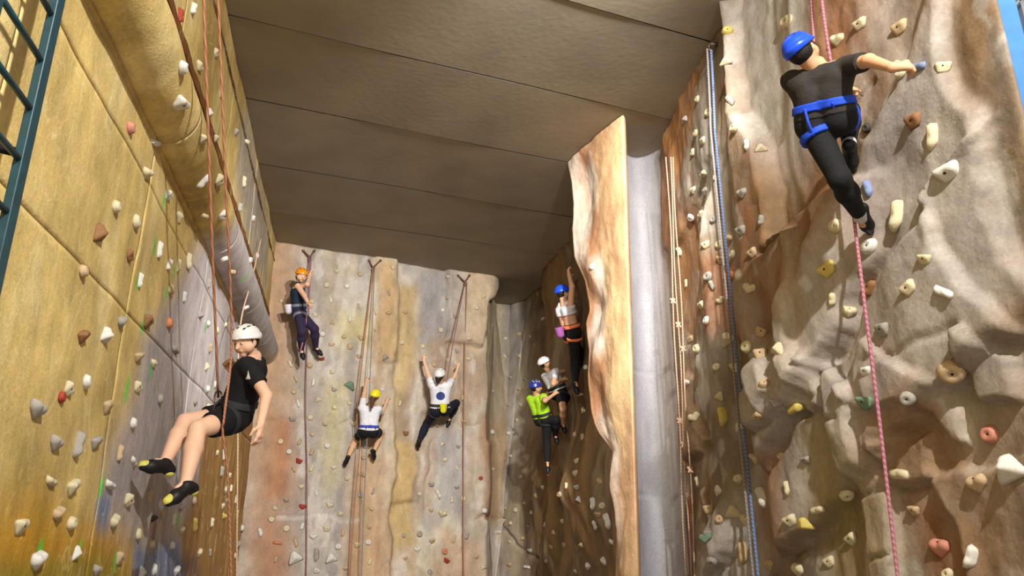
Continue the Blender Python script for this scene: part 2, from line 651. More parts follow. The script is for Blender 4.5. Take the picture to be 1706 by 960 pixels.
# ------------------------------------------------------------------ back wall, recess and shaded side wall: one moulded rock surface
BP = Plan([(-4.32, 12.12), (-4.17, 12.2), (-.476, 14.08), (-.44, 14.3), (-.46, 15.3), (-.36, 15.85), (-.02, 16.02), (.34, 15.6), (.62, 14.2), (.86, 12.4), (1.0, 11.2), (1.12, 9.9), (1.3, 8.9)], smooth=0)
gs, gz = make_grid(0, BP.L, 0, CEIL - .005, .035)
fb = Field(BP, gs, gz, 31, .05)
sA = BP.s[2]
onA = 1 - sstep(sA - .05, sA + .1, gs)
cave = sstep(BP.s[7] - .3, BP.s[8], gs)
rec = (1 - onA) * (1 - cave)
fb.facets(70, .05, .10, 7)
fb.h *= (.45 + .9 * cave)
fb.rough(.04, .006)
fb.h += .16 * cave * (fbm(gs * 1.1, gz * .55, 2, 4, 77))
fb.h += rec * .9 * (1 - gz / CEIL) * sstep(BP.s[4] - .3, BP.s[5], gs)
fb.block([(400, 350), (657, 350), (662, 560), (650, 606), (657, 700), (646, 960), (640, 1100), (380, 1100)], .11, .05)
fb.block([(624, 400), (657, 400), (657, 606), (624, 604)], .07, .03)
fb.block([(742, 400), (830, 400), (812, 500), (803, 577), (742, 571)], .16, .035)
fb.block([(632, 716), (656, 718), (648, 860), (642, 1100), (618, 1100)], .07, .03)
fb.block([(700, 600), (760, 610), (770, 695), (735, 705), (700, 690)], .06, .06)
fb.block([(668, 590), (700, 600), (690, 830), (650, 840), (655, 700)], .05, .05)
fb.block([(776, 870), (812, 872), (815, 1050), (776, 1050)], .06, .03)
fb.block([(800, 735), (818, 735), (815, 860), (795, 860)], .05, .03)
fb.block([(640, 944), (745, 953), (745, 1050), (630, 1050)], .09, .03)
fb.crack([(548, 700), (562, 712), (590, 690), (600, 680)], .06, .02)
fb.crack([(440, 703), (480, 704)], .05, .015)
fb.crack([(648, 836), (695, 838)], .06, .018)
fb.crack([(640, 945), (680, 950), (745, 956)], .07, .02)
fb.crack([(460, 862), (585, 864)], .03, .02)
fb.crack([(722, 735), (712, 790), (712, 850)], .06, .03)
fb.crack([(750, 709), (800, 708)], .05, .015)
fb.crack([(868, 850), (893, 915), (912, 945)], .08, .025)
fb.crack([(872, 712), (885, 728)], .08, .03)
fb.base([(170, 156, 138), (190, 178, 160), (158, 148, 138), (194, 182, 158), (178, 156, 130)], .9, .25)
fb.mottle((206, 200, 190), 1.6, .2, .3, .3, 1)
fb.mottle((166, 122, 88), 1.4, .25, .3, .3, 2)
fb.mottle((150, 148, 154), 1.2, .25, .3, .3, 3)
fb.mottle((212, 206, 196), 5, .35, .45, .4, 4)
fb.strength = 1.0
A_ = [((430, 380), (500, 380), (485, 600), (470, 800), (455, 1050), (400, 1050)), (172, 136, 104), .2, .8]
fb.paint(*A_)
fb.paint([(455, 700), (490, 700), (478, 830), (440, 830)], (168, 116, 80), .12, .8)
fb.paint([(440, 870), (490, 890), (480, 1050), (410, 1050)], (160, 114, 84), .15, .7)
fb.paint([(560, 520), (612, 530), (612, 580), (560, 570)], (190, 176, 122), .12, .7)
fb.paint([(540, 640), (575, 640), (560, 800), (540, 820)], (192, 180, 136), .12, .7)
fb.paint([(624, 440), (656, 440), (654, 600), (624, 600)], (190, 156, 110), .08, .8)
fb.paint([(658, 480), (695, 470), (698, 580), (680, 640), (655, 700), (652, 600)], (186, 158, 106), .1, .8)
fb.paint([(655, 720), (690, 740), (690, 900), (650, 930), (648, 800)], (192, 160, 96), .1, .75)
fb.paint([(660, 660), (680, 660), (680, 720), (658, 730)], (138, 116, 82), .08, .7)
fb.paint([(692, 450), (745, 450), (748, 560), (705, 570)], (150, 146, 148), .15, .85)
fb.paint([(775, 450), (815, 455), (800, 590), (775, 580)], (194, 172, 140), .08, .8)
fb.paint([(725, 720), (775, 720), (770, 860), (735, 840)], (168, 164, 166), .12, .7)
fb.paint([(580, 760), (645, 760), (640, 1050), (575, 1050)], (184, 146, 108), .15, .65)
fb.paint([(735, 880), (800, 900), (800, 1050), (735, 1050)], (186, 146, 112), .12, .6)
fb.paint([(800, 690), (830, 700), (830, 870), (805, 870)], (168, 120, 82), .1, .7)
fb.paint([(808, 500), (850, 500), (842, 700), (838, 980), (825, 980), (810, 700)], (172, 154, 120), .1, .6)
fb.paint([(838, 500), (880, 500), (868, 700), (864, 960), (838, 960)], (138, 130, 124), .1, .8)
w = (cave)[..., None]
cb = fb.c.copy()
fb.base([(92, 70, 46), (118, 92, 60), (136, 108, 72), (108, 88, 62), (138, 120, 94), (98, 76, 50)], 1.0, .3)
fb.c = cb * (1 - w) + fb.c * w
fb.paint([(940, 815), (975, 820), (968, 860), (940, 850)], (180, 168, 158), .12, .6)
fb.stroke([(465, 862), (590, 862)], (205, 196, 186), .05, .5)
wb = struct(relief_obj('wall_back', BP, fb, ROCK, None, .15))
wb_bvh = bvh_of(wb)

# ------------------------------------------------------------------ fin (projecting rock rib)
FA, FB_ = np.array((1.36, 8.0)), np.array((.75, 9.2))
FP = Plan([tuple(FB_ + (FB_ - FA) * .3), tuple(FA)])
sil = [(200, 948), (270, 945), (300, 950), (340, 953), (380, 951), (427, 955), (450, 966), (467, 974), (500, 979), (517, 980), (536, 974), (560, 976), (583, 980), (624, 978), (680, 983), (705, 989), (722, 997), (740, 1012), (752, 1019), (785, 1017), (810, 1016), (830, 1022), (847, 1027), (880, 1030), (940, 1025), (1000, 1024), (1200, 1026)]
zz, lx, ly = [], [], []
for v, u in sil:
    s_, z_ = FP.sz(u, v)
    x, y, _, _ = FP.at(np.array([s_]))
    zz.append(z_), lx.append(float(x[0])), ly.append(float(y[0]))
order = np.argsort(zz)
zz, lx, ly = (np.array(a)[order] for a in (zz, lx, ly))
nz, ncol = 210, 90
Z = np.linspace(0, CEIL - .004, nz)
V = np.zeros((nz, ncol, 3))
for i, z in enumerate(Z):
    Lp = np.array([np.interp(z, zz, lx), np.interp(z, zz, ly)])
    k = z / CEIL
    R = np.array([1.26 + .10 * k, 8.06 - .06 * k])
    M = Lp + (R - Lp) * .5 + np.array([-.05, -.10]) * (.6 + .4 * math.sin(z * 2.1))
    pts = [Lp + (.42, 1.0), Lp + (.10, .35), Lp + (-.0, .03), Lp + (.04, -.03), M, R + (-.03, -.02), R, R + (.04, .12), R + (.16, .95)]
    pl = Plan(pts, smooth=1)
    ss = np.concatenate([np.linspace(0, pl.s[5], 18)[:-1], np.linspace(pl.s[5], pl.s[-5], 54)[:-1], np.linspace(pl.s[-5], pl.L, ncol - 70)])
    ss = ss[:ncol] if len(ss) >= ncol else np.linspace(0, pl.L, ncol)
    x, y, nx, ny = pl.at(ss)
    q = ss - pl.L * .5
    front = np.exp(-((np.arange(ncol) - 40) / 22.0) ** 4)
    h = .03 * fbm(q * 1.6, np.full(ncol, z * 1.7), 3, 3, 12) + .005 * (1 - 2 * np.abs(fbm(q * 6, np.full(ncol, z * 4), 5, 3, 14)))
    h += .075 * np.sin(z * 4.2 + 1.3 * np.sin(z * 1.7)) * np.exp(-((np.arange(ncol) - 28) / 9.0) ** 2)
    V[i, :, 0], V[i, :, 1], V[i, :, 2] = x + nx * h * front, y + ny * h * front, z
jj = np.arange(ncol)[None, :] / (ncol - 1)
Zg = Z[:, None] + 0 * jj
k = np.clip(fbm(jj * 7, Zg * 1.6, 3, 5, 40) * .9 + .5, 0, 1)
c0, c1, c2, c3 = (np.array(lin(*c)) for c in ((170, 126, 92), (190, 150, 112), (206, 178, 134), (204, 188, 172)))
k = k[..., None]
right = sstep(.42, .52, jj)[..., None] + 0 * k
cfin = (c0 * (1 - k) + c3 * k) * (1 - right) + (c1 * (1 - k) + c2 * k) * right
low = (1 - sstep(1.2, 3.0, Zg))[..., None]
cfin = cfin * (1 - .5 * low) + np.array(lin(198, 160, 124)) * .5 * low
top_cap = np.arange((nz - 1) * ncol, nz * ncol)
me = mesh('rock_rib', V.reshape(-1, 3), grid_faces(nz, ncol)[:, ::-1].copy(), True, cfin.reshape(-1, 3))
rib = struct(link('wall_rock_rib', me, ROCK))
rib_bvh = bvh_of(rib)

# ------------------------------------------------------------------ smooth grey concave channel beside the rib
CP = Plan([(1.40, 8.75), (1.52, 8.98), (1.68, 9.1), (1.86, 8.98), (1.98, 8.72), (2.06, 8.4)], smooth=2)
gs, gz = make_grid(0, CP.L, 0, CEIL - .004, .03)
f = Field(CP, gs, gz, 61, .01)
f.h = .008 * fbm(gs * 2, gz, 1, 3, 3)
for z in (1.9, 3.35, 5.0):
    f.h -= .012 * np.exp(-((gz + .03 * gs - z) / .012) ** 2)
f.base([(150, 148, 152), (162, 160, 166), (144, 142, 144)], 1.2, .3)
f.paint([(1092, 200), (1130, 200), (1180, 1000), (1105, 1000)], (142, 130, 116), .08, .7)
wc = struct(relief_obj('wall_grey_channel', CP, f, SMOOTHROCK, None, .1))

# ------------------------------------------------------------------ right wall: heavily moulded rock
RP = Plan([(1.93, 8.72), (2.0, 8.1), (2.07, 6.62), (2.14, 5.92), (2.36, 5.0), (2.52, 4.1), (2.62, 3.42), (2.64, 3.40), (2.66, 3.42), (2.68, 3.6)])
gs, gz = make_grid(0, RP.L, 0, CEIL - .004, .019)
fr = Field(RP, gs, gz, 83, .05)
fr.facets(60, .03, .07, 8)
fr.rough(.022, .005, 1.1, 3)
fr.h *= sstep(0, .4, gs) * .8 + .2
_d0 = sdpoly(fr.ws, fr.wz, fr.px([(1231, -160), (1233, 100), (1250, 185), (1294, 255), (1308, 320), (1312, 395), (1345, 372), (1366, 352), (1420, 320), (1600, 230), (1760, -160)]))
fr.h += .2 * (1 - sstep(-.04, .04, _d0)) * (1 - sstep(fr.px([(1350, 150)])[0][0], fr.px([(1530, 150)])[0][0], gs))
fr.block([(1110, 230), (1160, 120), (1190, 60), (1215, 60), (1195, 260), (1130, 420), (1105, 420)], 0.050, 0.039)
fr.block([(1578, 60), (1602, 125), (1642, 175), (1652, 245), (1655, 335), (1680, 420), (1760, 480), (1900, 300), (1800, -100), (1580, -100)], 0.084, 0.06)
fr.block([(1572, 330), (1590, 400), (1640, 490), (1706, 545), (1800, 560), (1800, 300), (1660, 180)], 0.076, 0.033)
fr.block([(1636, 560), (1690, 600), (1697, 668), (1655, 672), (1632, 630)], 0.084, 0.016)
fr.block([(1480, 560), (1600, 640), (1622, 742), (1600, 744), (1560, 690), (1485, 688), (1450, 640)], 0.058, 0.019)
fr.block([(1395, 590), (1425, 690), (1445, 790), (1462, 905), (1470, 1100), (1520, 1100), (1500, 850), (1484, 760), (1470, 640)], 0.084, 0.026)
fr.block([(1555, 800), (1600, 860), (1622, 930), (1640, 1100), (1900, 1100), (1800, 700), (1690, 760), (1640, 770)], 0.076, 0.023)
fr.block([(1495, 742), (1560, 735), (1562, 798), (1495, 818)], 0.068, 0.019)
fr.block([(1288, 620), (1340, 600), (1402, 585), (1402, 672), (1345, 702), (1292, 716)], .06, .05)
fr.block([(1345, 385), (1362, 390), (1372, 540), (1402, 645), (1385, 660), (1355, 560)], 0.076, 0.026)
fr.block([(1262, 440), (1290, 480), (1320, 560), (1350, 650), (1330, 690), (1296, 590), (1270, 520)], 0.084, 0.033)
fr.block([(1145, 620), (1175, 640), (1215, 740), (1206, 770), (1160, 786), (1140, 780)], 0.068, 0.026)
fr.block([(1215, 820), (1240, 900), (1240, 1000), (1195, 1000), (1205, 880)], 0.050, 0.019)
fr.crack([(1302, 416), (1325, 400), (1345, 372), (1366, 352), (1400, 338)], 0.084, .02)
fr.crack([(1400, 205), (1440, 170), (1455, 150)], 0.035, .02)
fr.crack([(1425, 280), (1470, 215), (1500, 150)], 0.042, .04)
fr.crack([(1280, 742), (1330, 708), (1398, 680)], 0.063, .03)
fr.crack([(1148, 788), (1206, 768)], 0.063, .025)
fr.crack([(1320, 930), (1356, 922)], 0.042, .015)
fr.crack([(1485, 820), (1562, 800)], 0.049, .02)
fr.crack([(1420, 708), (1460, 700)], 0.042, .015)
fr.crack([(1445, 827), (1480, 826)], 0.035, .012)
fr.crack([(1460, 935), (1502, 933)], 0.035, .012)
fr.crack([(1470, 640), (1480, 600), (1560, 570), (1620, 560)], 0.021, .03)
fr.h += .012 * (.35 - np.abs(fbm(gs * 1.6, gz * 1.1, 8, 4, 191))) * 2
fr.h *= 1 - sstep(RP.L - .45, RP.L - .2, gs)
_w = 1 - sstep(-.05, .25, sdpoly(gs, gz, fr.px([(1180, 40), (1215, 40), (1262, 500), (1312, 960), (1325, 1100), (1275, 1100), (1225, 500)])))
fr.h = fr.h * (1 - _w) + np.minimum(fr.h, .03) * _w
fr.strength = .9
fr.base([(126, 92, 64), (144, 112, 82), (152, 130, 104), (140, 126, 110), (132, 106, 76), (164, 146, 124)], 1.0, .45)
fr.mottle((196, 188, 176), 1.7, .2, .4, .6, 1)
fr.mottle((150, 92, 52), 1.5, .2, .45, .5, 2)
fr.mottle((206, 200, 190), 5, .35, .5, .5, 3)
fr.mottle((112, 96, 80), 4, .4, .5, .4, 4)
fr.paint([(1232, -80), (1235, 110), (1255, 190), (1290, 250), (1330, 330), (1345, 250), (1335, 150), (1345, 60), (1350, -80)], (191, 186, 178), .1, .9)
fr.paint([(1375, -60), (1440, -60), (1440, 60), (1420, 130), (1430, 250), (1440, 340), (1410, 330), (1390, 150), (1350, 60)], (165, 117, 81), .15, .85)
fr.paint([(1440, 20), (1530, 0), (1560, 80), (1480, 110), (1460, 90)], (146, 126, 115), .15, .7)
fr.paint([(1415, 330), (1500, 310), (1530, 420), (1520, 560), (1530, 640), (1470, 660), (1440, 560), (1450, 450)], (165, 115, 78), .14, .8)
fr.paint([(1500, 100), (1590, 120), (1650, 250), (1640, 320), (1560, 330), (1510, 250), (1480, 200)], (148, 132, 113), .15, .7)
fr.paint([(1585, -60), (1600, 120), (1655, 200), (1665, 330), (1720, 470), (1900, 300), (1800, -100)], (182, 174, 167), .08, .85)
fr.paint([(1570, 440), (1620, 520), (1706, 600), (1706, 540), (1620, 470)], (163, 154, 145), .1, .7)
fr.paint([(1640, 560), (1700, 590), (1700, 668), (1655, 665)], (176, 167, 158), .06, .7)
fr.paint([(1295, 290), (1345, 330), (1345, 380), (1305, 410), (1290, 350)], (130, 100, 61), .08, .7)  # shade of the recess below the pale mass, put into the colour
fr.paint([(1105, 240), (1165, 110), (1180, 150), (1150, 260), (1130, 420), (1110, 400)], (167, 115, 65), .08, .8)
fr.paint([(1110, 400), (1165, 340), (1160, 560), (1125, 560)], (159, 111, 61), .1, .7)
fr.paint([(1165, 160), (1195, 90), (1200, 250), (1190, 390), (1170, 330)], (176, 169, 158), .08, .7)
fr.paint([(1196, 440), (1225, 420), (1240, 560), (1215, 560)], (167, 107, 66), .1, .7)
fr.paint([(1255, 500), (1280, 480), (1300, 560), (1290, 640), (1255, 640)], (156, 113, 61), .1, .7)
fr.paint([(1275, 470), (1300, 500), (1345, 640), (1330, 690), (1300, 600)], (182, 172, 158), .08, .6)
fr.paint([(1350, 400), (1370, 400), (1395, 640), (1375, 650)], (191, 178, 154), .08, .7)
fr.paint([(1280, 750), (1330, 760), (1340, 900), (1290, 930), (1270, 860)], (152, 104, 50), .12, .75)
fr.paint([(1150, 650), (1180, 660), (1205, 740), (1160, 780), (1145, 720)], (176, 148, 119), .08, .6)
fr.paint([(1370, 700), (1420, 700), (1440, 860), (1430, 960), (1380, 960)], (159, 141, 89), .12, .7)
fr.paint([(1430, 700), (1470, 690), (1500, 960), (1462, 960)], (182, 169, 137), .07, .7)
fr.paint([(1500, 690), (1560, 690), (1600, 800), (1500, 800)], (143, 107, 65), .12, .7)
fr.paint([(1525, 840), (1580, 840), (1610, 960), (1560, 960)], (148, 91, 42), .1, .8)
fr.paint([(1580, 760), (1700, 740), (1720, 960), (1640, 960)], (159, 130, 100), .12, .7)
fr.paint([(1195, 770), (1215, 770), (1225, 960), (1200, 960)], (169, 158, 146), .08, .5)
fr.paint([(1148, 820), (1165, 820), (1180, 960), (1160, 960)], (146, 91, 55), .06, .7)
fr.c *= .84
wr = struct(relief_obj('wall_right', RP, fr, ROCK, None, .02))
wr_bvh = bvh_of(wr)

left_bvh = []
for o in left_objs:
    me = o.data
    left_bvh.append(BVHTree.FromPolygons([v.co for v in me.vertices], [tuple(p.vertices) for p in me.polygons]))
# the panels are modelled in world space although they hang on the wall backing
bpy.context.view_layer.update()
for o in left_objs:
    o.matrix_parent_inverse = wl.matrix_world.inverted()

C0 = Vector((0, 0, EYE))


def cast(u, v, which):
    d = ray(u, v).normalized()
    trees = dict(left=left_bvh, back=[wb_bvh], rib=[rib_bvh], right=[wr_bvh], any=left_bvh + [wb_bvh, rib_bvh, wr_bvh])[which]
    best = None
    for t in trees:
        loc, n, i, dist = t.ray_cast(C0, d)
        if loc is not None and (best is None or dist < best[2]):
            if n.dot(d) > 0:
                n = -n
            best = (loc, n, dist)
    return best
# ------------------------------------------------------------------ climbing holds
def hold_mesh(name, fn, sub=3):
    import bmesh
    bm = bmesh.new()
    bmesh.ops.create_icosphere(bm, subdivisions=sub, radius=.5)
    for v in bm.verts:
        x, y, z = fn(*v.co)
        v.co = (x, y, max(z, -.06))
    bm.verts.index_update()
    vs = [tuple(v.co) for v in bm.verts]
    fs = [tuple(w.index for w in f.verts) for f in bm.faces]
    bm.free()
    n = fbm(np.array([v[0] for v in vs]) * 3, np.array([v[1] for v in vs]) * 3, np.array([v[2] for v in vs]) * 3, 2, len(name)) * .035
    vs = [(v[0] * (1 + k), v[1] * (1 + k), v[2] * (1 + k) if v[2] > 0 else v[2]) for v, k in zip(vs, n)]
    return mesh(name, vs, fs)


def chisel(planes, p=14, dish=0, dy=0.0):
    """soft-edged convex block: planes are (nx, ny, nz, distance)"""
    pl = [(Vector(q[:3]).normalized(), q[3]) for q in planes]

    def fn(x, y, z):
        d = Vector((x, y, z)).normalized()
        k = sum(max(0, d.dot(n) / w) ** p for n, w in pl) ** (1 / p)
        v = d / max(k, .3)
        if dish and v.z > 0:
            v.z -= dish * math.exp(-((v.x) ** 2 + (v.y - dy) ** 2) / .022)
        return v.x, v.y, v.z
    return fn


BACKP = (0, 0, -1, .06)
f_knob = chisel([BACKP, (1, 0, .5, .46), (-1, 0.1, .5, .46), (0, 1, .5, .44), (0, -1, .6, .44), (.7, .7, .3, .46), (-.7, .7, .3, .46), (-.7, -.7, .4, .46), (.7, -.7, .4, .46), (0.1, .1, 1, .36)], 12, .14)
f_wedge = chisel([BACKP, (0, 1, .05, .30), (0, -.75, 1, .30), (1, -.25, .35, .50), (-1, -.35, .3, .46), (.1, .4, 1, .42), (0, -1, 0, .55)], 16, .08)
f_pinch = chisel([BACKP, (1, .1, .6, .27), (-1, -.1, .5, .27), (.2, 1, .3, .62), (-.1, -1, .5, .58), (0, 0, 1, .34), (.7, -.7, .4, .42)], 14, .08)
f_jug = chisel([BACKP, (0, 1, .3, .33), (.1, -.6, 1, .36), (1, .3, .4, .60), (-1, .1, .4, .56), (0, .5, 1, .42), (.6, -.8, .3, .48), (-.6, -.8, .3, .46)], 12, .22, .14)
f_spike = chisel([BACKP, (.8, .5, .75, .33), (-.8, .45, .75, .33), (0, -.9, .8, .33), (-.1, 1, .2, .46)], 22)
f_rail = chisel([BACKP, (.3, 1, .5, .26), (-.25, -1, .6, .27), (1, 0, .3, .80), (-1, .2, .5, .74), (0, .1, 1, .32)], 14, .06)


HM = dict(knob=hold_mesh('knob_hold', f_knob), wedge=hold_mesh('wedge_hold', f_wedge), pinch=hold_mesh('pinch_hold', f_pinch),
          jug=hold_mesh('jug_hold', f_jug), spike=hold_mesh('pyramid_hold', f_spike), rail=hold_mesh('rail_hold', f_rail))
BOLT_DEPTH = dict(knob=.34, wedge=.35, pinch=.30, jug=.38, spike=.36, rail=.34)
hold_cols = dict(cream=(206, 194, 160), white=(214, 210, 200), tan=(188, 164, 128), grey=(158, 152, 142), brown=(140, 100, 66), red=(158, 62, 46), pink=(196, 132, 112),
                 orange=(196, 126, 84), yellow=(206, 186, 104), green=(112, 138, 112), dark=(70, 62, 54), blue=(126, 140, 176))
hold_m = {k: mat('hold_resin_' + k, lin(*c), .65, nscale=14, namp=.12, bump=.25, bscale=90) for k, c in hold_cols.items()}
for me in HM.values():
    me.materials.append(hold_m['cream'])
import bmesh as _b
_bm = _b.new()
_b.ops.create_cone(_bm, cap_ends=True, segments=10, radius1=.085, radius2=.07, depth=.06)
bolt_me = bpy.data.meshes.new('bolt')
_bm.to_mesh(bolt_me)
_bm.free()
bolt_me.materials.append(mat('bolt_steel_dark', lin(40, 38, 36), .5, .6))
WHERE = dict(left=('the yellow and grey panelled wall', 'holds on the panelled wall'), back=('the pale back rock wall', 'holds on the pale back wall'),
             cave=('the shaded brown rock behind the rib', 'holds on the shaded brown wall'), rib=('the projecting rock rib', 'holds on the rock rib'),
             right=('the moulded rock wall with blue rope', 'holds on the moulded rock wall'))
SHAPE = dict(knob='round', wedge='wedge-shaped', pinch='tall narrow', jug='scooped', spike='angular pyramid', rail='long slanting')


HOLDS = []


def hold(u, v, zone, kind=None, col=None, size=None):
    hit = cast(u, v, {'cave': 'back'}.get(zone, zone))
    if hit is None:
        return
    loc, n, dist = hit
    kind = kind or rng.choice(['knob', 'wedge', 'wedge', 'pinch', 'jug', 'spike', 'knob'])
    col = col or rng.choice({'left': ['cream', 'white', 'cream', 'tan', 'grey', 'white'], 'right': ['cream', 'cream', 'tan', 'white', 'cream', 'grey']}.get(zone, ['cream', 'tan', 'white', 'cream', 'grey', 'tan']))
    sz = size or rng.uniform(.078, .108)
    up = Vector((0, 0, 1))
    zx = (n + Vector((0, 0, 0))).normalized()
    yx = (up - zx * up.dot(zx)).normalized()
    a = rng.uniform(-.5, .5)
    xx = yx.cross(zx)
    yx, xx = (yx * math.cos(a) + xx * math.sin(a)), (xx * math.cos(a) - yx * math.sin(a))
    R = Matrix((xx, yx, zx)).transposed()
    Mx = Matrix.Translation(loc) @ R.to_4x4() @ Matrix.Diagonal((sz, sz * rng.uniform(.85, 1.1), sz * rng.uniform(.85, 1.15), 1))
    for q in HOLDS:
        if (q[1].translation - loc).length < .45 * (sz + q[1].to_scale().x):
            return
    HOLDS.append((sz / dist, Mx, zone, kind, col, u, v))


def build_holds():
    HOLDS.sort(key=lambda q: -q[0])
    for ap, Mx, zone, kind, col, u, v in HOLDS[:300]:
        o = bpy.data.objects.new('climbing_hold', HM[kind])
        COL.objects.link(o)
        o.matrix_world = Mx
        o.material_slots[0].link = 'OBJECT'
        o.material_slots[0].material = hold_m[col]
        w, g = WHERE[zone]
        p = Mx.translation
        sc = Mx.to_scale().x
        tall = 'high on' if p.z > 4.6 else 'halfway up' if p.z > 3.0 else 'low on' if p.z > 2.0 else 'at foot of'
        if zone == 'left':
            w = ('the half-round bulge' if 4.10 < p.z < 4.63 else 'the strip above the half-round bulge' if p.z > 4.6 else 'the brown corner boards' if p.y > 7.6 else
                 'the grey-painted panels' if p.y > 5.0 - .25 * (p.z - 2) else 'the yellow panels by the ladder' if p.y < 3.9 else 'the yellow panels')
            tall = 'on' if 'bulge' in w else tall
        elif zone == 'right':
            w = ('the rock beside the beige ropes' if p.y > 7.4 else 'the rock just behind the blue rope' if p.y > 6.5 else 'the rock between blue and pink ropes' if p.y > 5.0 else
                 'the rock around the pink rope' if p.y > 4.4 else 'the rock near the blue post')
        elif zone == 'back':
            w = 'the back wall ' + ('below the orange helmet' if p.x < -3.0 else 'near the yellow helmet' if p.x < -2.0 else 'near the blue print')
        big = 'large ' if sc > .115 else 'small ' if sc < .085 else ''
        tag(o, '%s%s %s climbing hold %s %s' % (big, col if col != 'dark' else 'dark brown', SHAPE[kind], tall, w), 'climbing hold', g)
        if kind in ('knob', 'jug', 'pinch', 'wedge'):
            b = bpy.data.objects.new('bolt', bolt_me)
            COL.objects.link(b)
            b.parent = o
            b.location = (0, .14 if kind == 'jug' else .0, BOLT_DEPTH[kind] - (.12 if kind == 'knob' else .2 if kind == 'jug' else .07))
    V, Fc, mi, names = [], [], [], []
    for ap, Mx, zone, kind, col, u, v in HOLDS[300:]:
        me = HM[kind]
        off = len(V)
        V += [tuple(Mx @ v.co) for v in me.vertices]
        if col not in names:
            names.append(col)
        for p in me.polygons:
            Fc.append(tuple(i + off for i in p.vertices))
            mi.append(names.index(col))
    me = mesh('small_far_holds', V, Fc)
    o = link('small_far_holds', me)
    for c in names:
        me.materials.append(hold_m[c])
    me.polygons.foreach_set('material_index', mi)
    tag(o, 'many tiny pale climbing holds dotted over the far rock walls', 'climbing holds', None, 'stuff')


def pairs(zone, flat):
    for i in range(0, len(flat), 2):
        hold(flat[i], flat[i + 1], zone)


pairs('left', [255, 235, 243, 287, 337, 230, 348, 188, 358, 230, 330, 110, 358, 88, 320, 15, 367, 157, 392, 220, 410, 235, 405, 303, 191, 344, 225, 369, 297, 360,
               280, 442, 296, 443, 136, 452, 283, 482, 306, 495, 347, 473, 200, 535, 174, 558, 333, 525, 346, 539, 375, 541, 360, 551, 386, 552, 349, 580, 228, 594, 254, 605,
               343, 611, 142, 636, 374, 431, 386, 452, 370, 358, 340, 359, 398, 346, 421, 364, 409, 512, 427, 426, 416, 434, 58, 680, 112, 648, 177, 677, 227, 645, 220, 705,
               265, 665, 324, 671, 345, 648, 358, 641, 346, 677, 292, 712, 90, 737, 127, 742, 157, 737, 198, 756, 118, 811, 211, 834, 247, 827, 94, 855, 117, 872,
               188, 868, 229, 890, 197, 930, 159, 950, 234, 954, 251, 907, 288, 867, 302, 884, 285, 909, 269, 857, 361, 755, 372, 758, 368, 786, 382, 793, 375, 816,
               384, 814, 377, 834, 392, 833, 370, 843, 352, 871, 307, 785, 322, 834, 255, 949, 292, 951, 402, 880, 382, 907, 397, 907, 391, 926, 349, 921, 331, 921, 409, 841])
for a in [(215, 213, 'knob', 'pink', .09), (300, 170, 'wedge', 'white', .13), (302, 112, 'knob', 'white', .10), (298, 27, 'pinch', 'red', .10), (338, 302, 'pinch', 'white', .11),
          (363, 300, 'wedge', 'cream', .11), (163, 388, 'spike', 'brown', .12), (214, 426, 'wedge', 'brown', .085), (264, 417, 'pinch', 'white', .10), (278, 325, 'wedge', 'white', .09),
          (313, 436, 'pinch', 'cream', .13), (232, 468, 'pinch', 'white', .09), (243, 535, 'wedge', 'brown', .11), (280, 538, 'knob', 'orange', .09), (135, 560, 'wedge', 'brown', .10),
          (290, 583, 'rail', 'grey', .10), (101, 662, 'knob', 'red', .07), (83, 802, 'rail', 'cream', .07), (181, 808, 'rail', 'white', .09), (221, 770, 'rail', 'white', .07),
          (32, 876, 'wedge', 'cream', .10), (60, 932, 'jug', 'white', .11), (126, 922, 'spike', 'white', .08), (323, 875, 'pinch', 'yellow', .12), (301, 845, 'rail', 'grey', .09),
          (255, 864, 'rail', 'dark', .08), (372, 859, 'jug', 'yellow', .09), (394, 857, 'pinch', 'yellow', .10)]:
    hold(a[0], a[1], 'left', *a[2:])
pairs('back', [561, 452, 600, 457, 544, 475, 578, 477, 551, 500, 597, 511, 553, 538, 583, 532, 573, 561, 602, 563, 552, 574, 583, 578, 537, 557, 525, 525, 470, 502, 519, 503,
               598, 594, 484, 607, 516, 609, 493, 632, 553, 620, 522, 638, 556, 649, 489, 653, 530, 666, 497, 673, 582, 672, 654, 446, 648, 489, 648, 521, 626, 520, 626, 550,
               642, 595, 637, 649, 666, 673, 746, 461, 746, 495, 675, 520, 737, 517, 758, 528, 734, 550, 669, 571, 704, 577, 744, 593, 761, 585, 780, 598, 782, 564, 794, 514, 806, 494,
               723, 608, 706, 630, 770, 663, 842, 564, 841, 593, 821, 652, 557, 679, 487, 698, 517, 696, 541, 707, 589, 706, 520, 724, 467, 736, 499, 737, 545, 743, 481, 753,
               519, 754, 490, 783, 519, 781, 556, 779, 605, 763, 578, 797, 603, 790, 502, 811, 527, 822, 600, 825, 622, 819, 477, 833, 458, 847, 549, 841, 567, 856, 619, 848,
               452, 866, 477, 881, 503, 878, 544, 881, 522, 894, 571, 889, 615, 878, 493, 905, 563, 911, 613, 904, 595, 908, 459, 933, 527, 951, 576, 947, 616, 937,
               737, 740, 763, 744, 741, 766, 761, 780, 820, 720, 772, 702, 822, 782, 699, 823, 719, 807, 761, 812, 772, 831, 753, 833, 718, 850, 807, 851,
               699, 890, 673, 893, 720, 901, 756, 899, 778, 894, 695, 915, 675, 930, 794, 928, 805, 945, 716, 954])
